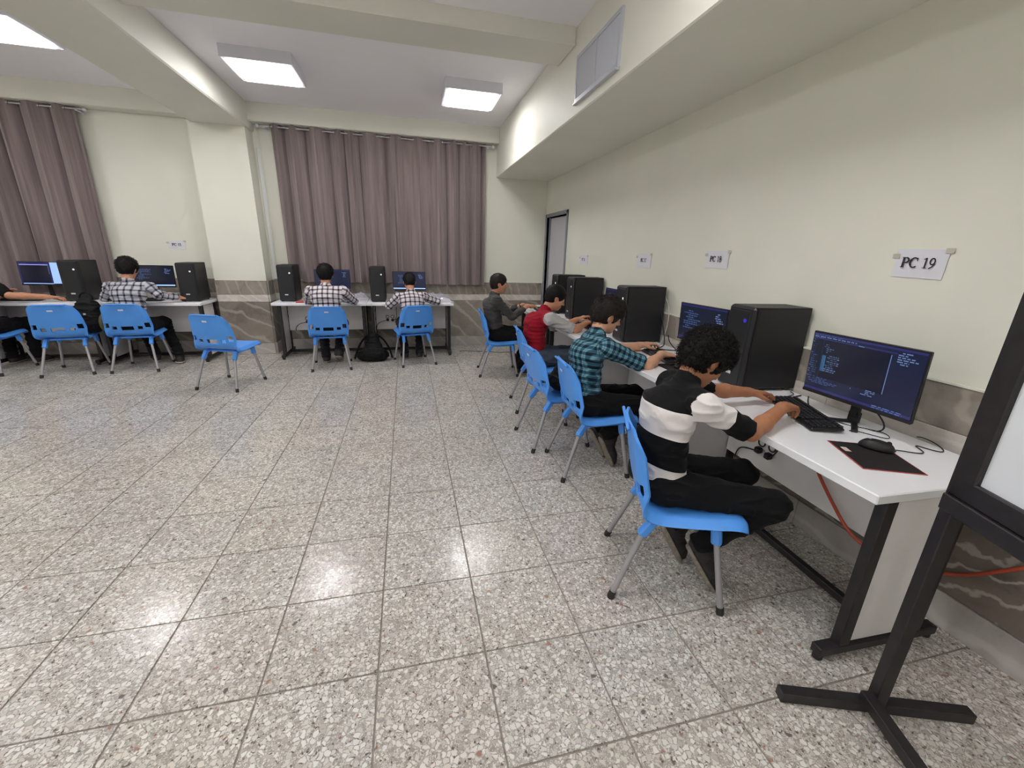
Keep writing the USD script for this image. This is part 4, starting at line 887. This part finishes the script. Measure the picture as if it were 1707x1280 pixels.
monitor('monitor on the farthest desk of the right wall', (2.0, 5.58), .0, .46, .275, .13, dict(bg='screen_blueblack', label='dark screen', items=dark_ide), 4, G)
monitor('monitor in front of the left plaid boy at the long curtain', (-1.02, 6.48), PI / 2, .47, .265, .155, dict(bg='screen_navy', label='dark blue screen', items=dark_ide), 5, G)
monitor('monitor in front of the right plaid boy at the long curtain', (.035, 6.48), PI / 2, .47, .265, .145, dict(bg='screen_navy', label='dark blue screen', items=low_ide), 6, G)
monitor('monitor in front of the plaid boy left of the pillar', (-3.17, 6.46), PI / 2, .47, .275, .155, dict(bg='screen_blueblack', label='dark screen with a pale task bar', items=low_ide), 7, G)
monitor('monitor half dark and half pale blue before the left curtain', (-4.305, 6.46), PI / 2, .49, .28, .165, dict(bg='screen_deep', label='screen split into a dark and a pale blue window', items=split_ide), 8, G)
def keyboard_parts(t):
    """long axis along local y, typing side -x"""
    m = bxx(-.068, .068, -.22, .22, .004, .02, .006); rot(m, -.05, (0, 1, 0), (-.068, 0, .004))
    b = part('base', m, mats['black_plastic'], t, smooth=False); ks = []
    for i in range(6):
        y = -.212
        while y < .205:
            wdt = .018 if not (i == 0 and -.02 < y < .1) else .11
            if not (-.075 < y < -.066 or -.138 < y < -.13): ks.append(bx(-.052 + i * .0205 + (.006 if i == 5 else 0), y + wdt / 2, .0245 + i * .001, .0155, wdt - .0025, .008, .002))
            y += wdt + .0012
    part('keys', cat_(*ks), mats['key_black'], b, kind='stuff', smooth=False)
    part('wrist_edge', bxx(-.071, -.06, -.219, .219, .003, .014, .004), mats['black_plastic'], b, smooth=False)
kbl = [('black keyboard under the hands of the nearest boy', (1.86, 1.515), -.38), ('black keyboard under the hands of the teal plaid boy', (1.84, 2.68), -.08), ('black keyboard in front of the boy in red', (1.82, 4.0), 0.0),
       ('black keyboard in front of the boy in charcoal', (1.70, 5.27), -.1), ('black keyboard of the left plaid boy at the long curtain', (-1.0, 6.33), PI / 2), ('black keyboard of the right plaid boy at the long curtain', (.08, 6.33), PI / 2),
       ('black keyboard of the plaid boy left of the pillar', (-3.25, 6.30), PI / 2), ('black keyboard before the split screen at the left edge', (-4.48, 6.28), PI / 2)]
k0 = thing('keyboard', kbl[0][0], 'keyboard', (*kbl[0][1], DT), kbl[0][2], 'black keyboards'); keyboard_parts(k0)
for lab, p, a_ in kbl[1:]: dup(k0, lab, (*p, DT), a_)
def mouse_parts(t):
    S = Sdf(); S.ell((0, 0, .006), ((1, 0, 0), (0, 1, 0), (0, 0, 1)), (.058, .032, .033), k=.01).cone((-.02, 0, .012), (.03, 0, .012), .025, .024, k=.01); S.plane((0, 0, .0015), (0, 0, -1), .001)
    b = part('shell', S.mesh(.003), mats['black_plastic'], t, smooth=True)
    part('wheel', mv(rot(cyl(.009, .006, 16), PI / 2, (1, 0, 0)), .035, 0, .034), mats['rubber'], b); part('logo', bx(-.025, .0, .0385, .012, .012, .0012, .0005), mats['badge_silver'], b, smooth=False)
ml = [('black mouse on the red-edged mouse pad of the nearest desk', (1.822, 1.14), -1.0, DT + .0032), ('black mouse on the pad behind the nearest boy\'s head', (1.80, 2.40), 0.0, DT + .0032), ('black mouse under the hand of the boy at the left picture edge', (-4.06, 6.32), PI / 2, DT), ('black mouse right of the plaid boy by the pillar', (-2.80, 6.36), PI / 2, DT)]
mo = thing('computer_mouse', ml[0][0], 'computer mouse', (*ml[0][1], ml[0][3]), ml[0][2], 'black computer mice'); mouse_parts(mo)
for lab, p, a_, z in ml[1:]: dup(mo, lab, (*p, z), a_)
t = thing('mouse_pad', 'black mouse pad with red edge on the nearest desk', 'mouse pad', (1.745, 1.09, DT), -.42)
part('stitched_edge', bxx(-.105, .105, -.125, .125, .0002, .0025, .001), mats['pad_edge'], t, label='thin red edge', smooth=False); part('mat', bxx(-.101, .101, -.121, .121, .0002, .003, .001), mats['pad_black'], t, smooth=False)
part('logo', bx(-.075, .045, .0031, .022, .04, .0004), mats['pad_mark'], t, smooth=False)
solo('mouse_pad', bx(0, 0, .0016, .21, .24, .003, .001), mats['pad_black'], 'plain black mouse pad on the second desk', 'mouse pad', loc=(1.78, 2.40, DT), smooth=False)
# ------------------------------------------------------------------ cables and sockets
zt = DT + .004
for lab, pts, rr, mt in (('thick black cable looping under the nearest monitor', [(1.995, 1.37, .83), (2.03, 1.42, zt), (1.95, 1.56, zt), (2.02, 1.72, zt), (2.12, 1.76, zt)], .004, 'cable_black'),
        ('thin black cable from the nearest keyboard to the tower', [(1.90, 1.56, zt + .01), (1.97, 1.63, zt), (1.99, 1.74, zt), (2.06, 1.77, zt), (2.12, 1.83, zt)], .0022, 'cable_black'),
        ('black power cable lying behind the nearest keyboard', [(2.0, 1.35, .9), (2.03, 1.28, zt), (1.95, 1.42, zt), (1.97, 1.55, zt), (2.08, 1.68, zt), (2.15, 1.74, zt)], .0035, 'cable_black'),
        ('thin mouse cable curling across the nearest desk', [(1.853, 1.088, DT + .014), (1.93, 1.09, zt), (1.985, 1.075, zt), (2.03, 1.13, zt), (2.06, 1.07, zt), (2.12, 1.10, zt), (2.14, 1.2, zt)], .0022, 'cable_black'),
        ('thin looped cable in front of the nearest monitor foot', [(1.90, 1.31, zt), (1.95, 1.26, zt), (1.99, 1.21, zt), (2.03, 1.25, zt), (1.99, 1.33, zt), (2.06, 1.4, zt)], .0018, 'cable_black'),
        ('tangled black cables behind the second tower', [(2.15, 3.25, 1.05), (2.14, 3.17, .9), (2.12, 3.10, .8), (2.05, 3.03, zt), (1.98, 2.98, zt), (2.07, 2.9, zt), (2.14, 2.98, zt), (2.15, 3.1, .86)], .004, 'cable_black'),
        ('pale cable hanging behind the second tower', [(2.17, 3.28, 1.18), (2.168, 3.19, 1.1), (2.16, 3.15, .95), (2.12, 3.14, .8), (2.0, 3.05, zt)], .004, 'cable_white'),
        ('black cable hanging over the front of the long curtain desks', [(-.42, 6.2, zt), (-.47, 6.1, zt), (-.485, 6.071, DT - .01), (-.48, 6.07, DT - .05)], .003, 'cable_white'),
        ('thin black cable lying on the floor under the far desks', [(.75, 6.35, .005), (1.05, 6.3, .005), (1.35, 6.2, .005), (1.6, 6.25, .005)], .004, 'cable_black')):
    solo('cable', tube(spline(pts, 48), rr, 6), mats[mt], lab, 'cable', 'cables', smooth=True)
solo('orange_cable', tube(spline([(1.905, 1.50, .70), (1.905, 1.40, .52), (1.895, 1.27, .40), (1.895, 1.13, .315), (1.95, 1.05, .285), (2.12, 1.0, .235), (2.163, .95, .255), (2.163, .87, .325), (2.163, .77, .44), (2.163, .55, .62), (2.163, .2, .7)], 80), .0075, 10), mats['cable_orange'], 'orange-red cable sagging under the nearest desk and along the stone wall', 'cable', smooth=True)
def socket(label, loc, rz):
    t = thing('power_socket', label, 'power socket', loc, rz)
    part('plate', bxx(-.012, 0, -.075, .075, -.042, .042, .004), mats['socket_white'], t, smooth=False)
    for y in (-.036, .036):
        part('outlet', mv(rot(trimesh.creation.annulus(.019, .026, .006, sections=24), PI / 2, (0, 1, 0)), -.013, y, 0), mats['tower_front'], t, label='dark round outlet rim')
    pa = part('plug', bxx(-.05, -.012, .015, .053, -.062, -.026, .008), mats['black_plastic'], t, label='black plug', smooth=False)
    pg = part('plug', bxx(-.05, -.012, -.056, -.018, -.066, -.03, .008), mats['black_plastic'], t, label='black plug', smooth=False)
    PC = (tube(spline([(-.045, .05, -.05), (-.05, .1, -.06), (-.03, .17, -.1), (-.02, .2, -.17)], 20), .004, 6), tube(spline([(-.045, -.05, -.045), (-.055, -.085, -.02), (-.03, -.1, .06), (-.012, -.1, .14)], 20), .004, 6))
    for m_, p_ in zip(PC, (pa, pg)): part('plug_cable', m_, mats['cable_black'], p_)
socket('white double socket with black plugs under the nearest desk', (1.952, 1.735, .495), 0)
socket('white double socket under the second desk, behind the striped t-shirt', (1.952, 2.62, .50), 0)
socket('white double socket under the long curtain desk on the left', (-1.38, 6.53, .50), PI / 2)
socket('white double socket under the long curtain desk on the right', (-.27, 6.53, .52), PI / 2)
# ------------------------------------------------------------------ paper signs with serif lettering
def glyph(c):
    bar = lambda *p, w=.16: LineString(p).buffer(w / 2, cap_style=2, join_style=1)
    arc = lambda cx, cy, rx, ry, a0, a1, w=.15: LineString([(cx + rx * math.cos(rad(a)), cy + ry * math.sin(rad(a))) for a in np.linspace(a0, a1, 28)]).buffer(w / 2, cap_style=2)
    if c == 'P': return unary_union([bar((.2, 0), (.2, 1), w=.2), sbox(.02, 0, .4, .06), sbox(.02, .94, .4, 1), bar((.2, .96), (.42, .96), w=.08), bar((.2, .47), (.42, .47), w=.08), arc(.4, .715, .24, .245, -90, 90, .12), arc(.43, .715, .22, .2, -60, 60, .16)]), .74
    if c == 'C': return unary_union([arc(.44, .5, .34, .46, 48, 312, .12), arc(.42, .5, .33, .4, 130, 230, .18), sbox(.66, .66, .73, .97), sbox(.66, .05, .7, .22)]), .82
    if c == '1': return unary_union([bar((.3, 0), (.3, 1), w=.13), sbox(.1, 0, .5, .05), Polygon([(.3, 1), (.08, .86), (.1, .8), (.3, .9)])]), .56
    if c == '9': return unary_union([arc(.3, .67, .2, .29, 0, 360, .11), LineString([(.5, .68), (.47, .4), (.36, .16), (.16, .02)]).buffer(.055)]), .6
    if c == '8': return unary_union([arc(.3, .74, .17, .22, 0, 360, .11), arc(.3, .27, .2, .25, 0, 360, .11)]), .6
    if c == '7': return unary_union([sbox(.07, .88, .53, 1), sbox(.07, .76, .12, 1), Polygon([(.44, .94), (.53, .94), (.3, 0), (.18, 0)])]), .58
    if c == '6': return unary_union([arc(.3, .31, .2, .29, 0, 360, .11), LineString([(.1, .32), (.14, .6), (.25, .84), (.45, .98)]).buffer(.055)]), .6
    if c == '5': return unary_union([sbox(.14, .88, .5, 1), sbox(.12, .52, .2, 1), arc(.27, .3, .21, .27, -150, 110, .11)]), .58
    return None, .34
def sign(label, text, loc, rz, w, h, cap, tilt=0.0, tape=True, dx=0.0):
    """paper on a wall; local: x out of the wall (towards the room is -x), y right-to-left"""
    t = thing('paper_sign', label, 'paper sign', loc, rz, 'computer number signs')
    m = trimesh.creation.box((.0006, w, h)); m = m.subdivide().subdivide().subdivide()
    v = m.vertices.copy(); v[:, 0] -= .002 + .004 * np.clip((-v[:, 1] / w + .0), 0, 1) ** 2 + .002 * np.sin(v[:, 1] * 40) ** 2; m.vertices = v
    rot(m, tilt, (1, 0, 0)); part('sheet', m, mats['paper'], t, smooth=30)
    polys, x = [], 0.0
    for c in text:
        g_, adv = glyph(c)
        if g_ is not None: polys.append(affinity.translate(g_, x, 0))
        x += adv
    P = affinity.translate(unary_union(polys), -x / 2, -.5); P = affinity.scale(P, cap, cap, origin=(0, 0)); P = P.simplify(cap * .004)
    m = ext(P, .0006); v = m.vertices.copy(); m.vertices = np.stack([-.0085 - v[:, 2], -v[:, 0] - dx, v[:, 1] + .004], 1); m.faces = m.faces[:, ::-1]; m.fix_normals()
    rot(m, tilt, (1, 0, 0)); part('lettering', m, mats['ink'], t, label='black serif lettering', smooth=False)
    if tape:
        for m in (bx(-.0075, -w / 2, h / 2 - .006, .0006, .03, .02), bx(-.005, w / 2, h / 2 - .03, .0006, .03, .02)): part('tape', m, mats['tape'], t, smooth=False)
sign('white paper sign reading PC 19 over the nearest monitor', 'PC 19', (XR, 1.432, 1.497), 0, .2, .122, .044, .02, True, -.004)
sign('white paper sign reading PC 18 above the second desk', 'PC 18', (XR, 2.72, 1.487), 0, .235, .122, .04, .0, True, -.01)
sign('white paper sign reading PC 17 above the third desk', 'PC 17', (XR, 3.72, 1.455), 0, .25, .125, .034)
sign('white paper sign reading PC 16 nearest to the door', 'PC 16', (XR, 5.16, 1.43), 0, .25, .11, .034)
sign('small white paper sign reading PC 15 on the wall left of the pillar', 'PC 15', (-2.98, YF, 1.455), PI / 2, .2, .11, .036)
# ------------------------------------------------------------------ papers, books
solo('notebook', cat_(bx(0, 0, .006, .16, .22, .012, .002)), mats['book_orange'], 'pale orange notebook beside the second tower', 'notebook', loc=(1.72, 3.02, DT), rz=.1, smooth=False)
solo('paper_sheet', bx(0, 0, .0008, .2, .28, .0014, .0003), mats['paper'], 'white paper sheet beside the orange notebook', 'paper', loc=(1.66, 3.24, DT), rz=-.15, smooth=False)
solo('paper_sheet', bx(0, 0, .0008, .21, .29, .0014, .0003), mats['paper'], 'white paper sheet in front of the boy in charcoal', 'paper', loc=(1.68, 4.95, DT), rz=.2, smooth=False)
solo('notebook', bx(0, 0, .007, .3, .2, .014, .002), mats['book_red'], 'red notebook on the long curtain desk beside the tower', 'notebook', loc=(-1.30, 6.2, DT), rz=.1, smooth=False)
solo('paper_pile', cat_(bx(0, 0, .004, .21, .29, .008, .001), bx(.03, .01, .0095, .2, .28, .003, .001, .2)), mats['paper'], 'white paper pile at the right end of the long curtain desks', 'paper', loc=(.5, 6.25, DT), smooth=False)
def film(label, loc, w, d, h, seed):
    n = 26; gx, gy = np.meshgrid(np.linspace(-.5, .5, n), np.linspace(-.5, .5, n), indexing='ij'); p = np.stack([gx * 7, gy * 7, gx * 0], -1)
    e = np.clip(1 - (2 * np.maximum(np.abs(gx), np.abs(gy))) ** 3, 0, 1); z = (.01 + h * (.35 + meshkit.fbm(p, 3, seed)) * e)
    V = np.stack([gx * w, gy * d, z], -1).reshape(-1, 3); idx = np.arange(n * n).reshape(n, n)
    q = np.stack([idx[:-1, :-1], idx[1:, :-1], idx[1:, 1:], idx[:-1, 1:]], -1).reshape(-1, 4)
    solo('plastic_wrap', trimesh.Trimesh(V, np.vstack([q[:, [0, 1, 2]], q[:, [0, 2, 3]]]), process=False), mats['film'], label, 'plastic wrap', loc=loc, smooth=False)
film('crumpled clear plastic wrap at the right end of the long curtain desks', (.43, 6.52, DT + .005), .36, .2, .09, 3)
film('crumpled clear plastic wrap between monitor and tower under the long curtain', (-.66, 6.52, DT + .005), .24, .14, .09, 6)
# ------------------------------------------------------------------ bags
def backpack(label, loc, rz, w, d, h, lean=0.0, olive=False, slump=.0, handle=True):
    t = thing('backpack', label, 'bag', loc, rz)
    S = Sdf(); X, Y, Z = (1, 0, 0), (0, 1, 0), (0, 0, 1)
    S.ell((0, 0, h * .30), (X, Y, Z), (w * .52, d * .5, h * .34), k=.05).ell((0, d * .05, h * .62), (X, Y, Z), (w * (.42 - slump), d * .4, h * .38), k=.06).ell((0, -d * .32, h * .3), (X, Y, Z), (w * .36, d * .28, h * .24), k=.02)
    if slump > .1:
        S = Sdf(); S.cone((0, 0, h * .2), (.01, d * .1, h * .84), d * .36, d * .17, lat=X, ls=1.45, k=.04).ell((0, -d * .2, h * .2), (X, Y, Z), (w * .46, d * .36, h * .24), k=.06)
    S.plane((0, 0, .004), (0, 0, -1), .01)
    f = lambda m: rot(m, lean, (0, 1, 0))
    m = wrinkle(S.mesh(.008), .012, 14, 4); v = m.vertices; v[:, 2] = np.maximum(v[:, 2], .002); m.vertices = v
    b = part('body', f(m), mats['bag_black'], t, smooth=True)
    S = Sdf(); S.ell((0, -d * .45, h * .26), (X, Y, Z), (w * .3, d * .16, h * .17), k=.02); S.plane((0, 0, .004), (0, 0, -1), .01); part('front_pocket', f(wrinkle(S.mesh(.008), .006, 18, 2)), mats['bag_black'], t, smooth=True)
    if handle: part('handle', f(tube(spline([(-.05, d * .1, h * .93), (-.045, d * .1, h * 1.08), (0, d * .1, h * 1.14), (.045, d * .1, h * 1.08), (.05, d * .1, h * .93)], 24), .011, 8)), mats['bag_black'], t, smooth=True)
    for sg in (-1, 1): part('shoulder_strap', f(tube(spline([(sg * .06, d * .42, h * .85), (sg * w * .34, d * .5, h * .6), (sg * w * .5, d * .35, .08), (sg * w * .54, d * .1, .02)], 24), .013, 6)), mats['bag_black'], t, smooth=True)
    part('zip', f(tube(spline([(-w * .3, -d * .47, h * .45), (0, -d * .55, h * .53), (w * .3, -d * .47, h * .45)], 20), .003, 5)), mats['rubber'], b, smooth=True)
    if olive:
        S = Sdf(); S.ell((w * .5, -.01, h * .3), (X, Y, Z), (w * .14, d * .4, h * .26), k=.02); part('side_pocket', f(S.mesh(.008)), mats['bag_olive'], t, label='olive side pocket', smooth=True)
        part('emblem', f(bx(.02, -d * .56, h * .56, .025, .01, .02, .003)), mats['badge_silver'], t, smooth=False)
backpack('slumped black backpack on the floor between the two plaid boys', (-.5, 5.98, 0), 0, .46, .3, .38, slump=.23, handle=False)
backpack('black backpack with an olive side pocket, standing on a chair seat', (-3.655, 5.93, .447), .1, .28, .2, .40, .06, True)
backpack('black bag on the seat of the chair behind the teal plaid boy', (1.215, 3.0, .447), -1.3, .34, .24, .25, slump=.05, handle=False)
solo('bag_strap', tube(spline([(1.20, 2.86, .56), (1.19, 2.815, .47), (1.22, 2.80, .36), (1.29, 2.81, .33), (1.34, 2.84, .40), (1.33, 2.90, .50)], 30), .013, 8), mats['bag_black'], 'black strap hanging from the bag behind the teal plaid boy', 'strap', smooth=True)
# wrist watch of the boy in charcoal
e_, w_ = WP4; dd = nrm(w_ - e_); ps = w_ - dd * .03
t = thing('wrist_watch', 'black watch on the left wrist of the boy in charcoal', 'watch', ps)
q_ = trimesh.creation.annulus(.026, .031, .02, sections=24); T4 = trimesh.geometry.align_vectors((0, 0, 1), dd); q_.apply_transform(T4); part('strap', q_, mats['wrist_black'], t)
part('dial', mv(bx(0, 0, 0, .03, .03, .01, .003), 0, 0, .034), mats['wrist_black'], t, smooth=False)
# ------------------------------------------------------------------ whiteboard on its stand
t = thing('whiteboard', 'white writing board on a black steel stand at the right picture edge', 'whiteboard', (1.528, .716, 0), math.atan2(-.944, -.331))
# local: +x along the board away from the first post, +y = towards the wall side
Wd = 1.35
for x in (0, Wd):
    part('post', bxx(x - .02, x + .02, -.02, .02, 0, 2.0, .003), mats['black_metal'], t, smooth=False)
    part('foot_bar', bxx(x - .02, x + .02, -.32, .31, .0, .04, .003), mats['black_metal'], t, smooth=False)
part('lower_rail', bxx(.0, Wd, -.062, -.022, .04, .08, .003), mats['black_metal'], t, smooth=False)
part('cross_rail', bxx(.0, Wd, -.045, -.005, .815, .865, .003), mats['black_metal'], t, smooth=False)
part('board_frame', cat_(bxx(.0, .065, -.035, .03, .865, 1.96, .004), bxx(Wd - .065, Wd, -.035, .03, .865, 1.96, .004), bxx(0, Wd, -.035, .03, .865, .925, .004), bxx(0, Wd, -.035, .03, 1.9, 1.96, .004)), mats['black_metal'], t, smooth=False)
part('writing_surface', bxx(.06, Wd - .06, -.022, .022, .92, 1.905, .002), mats['board_white'], t, label='glossy white writing surface', smooth=False)
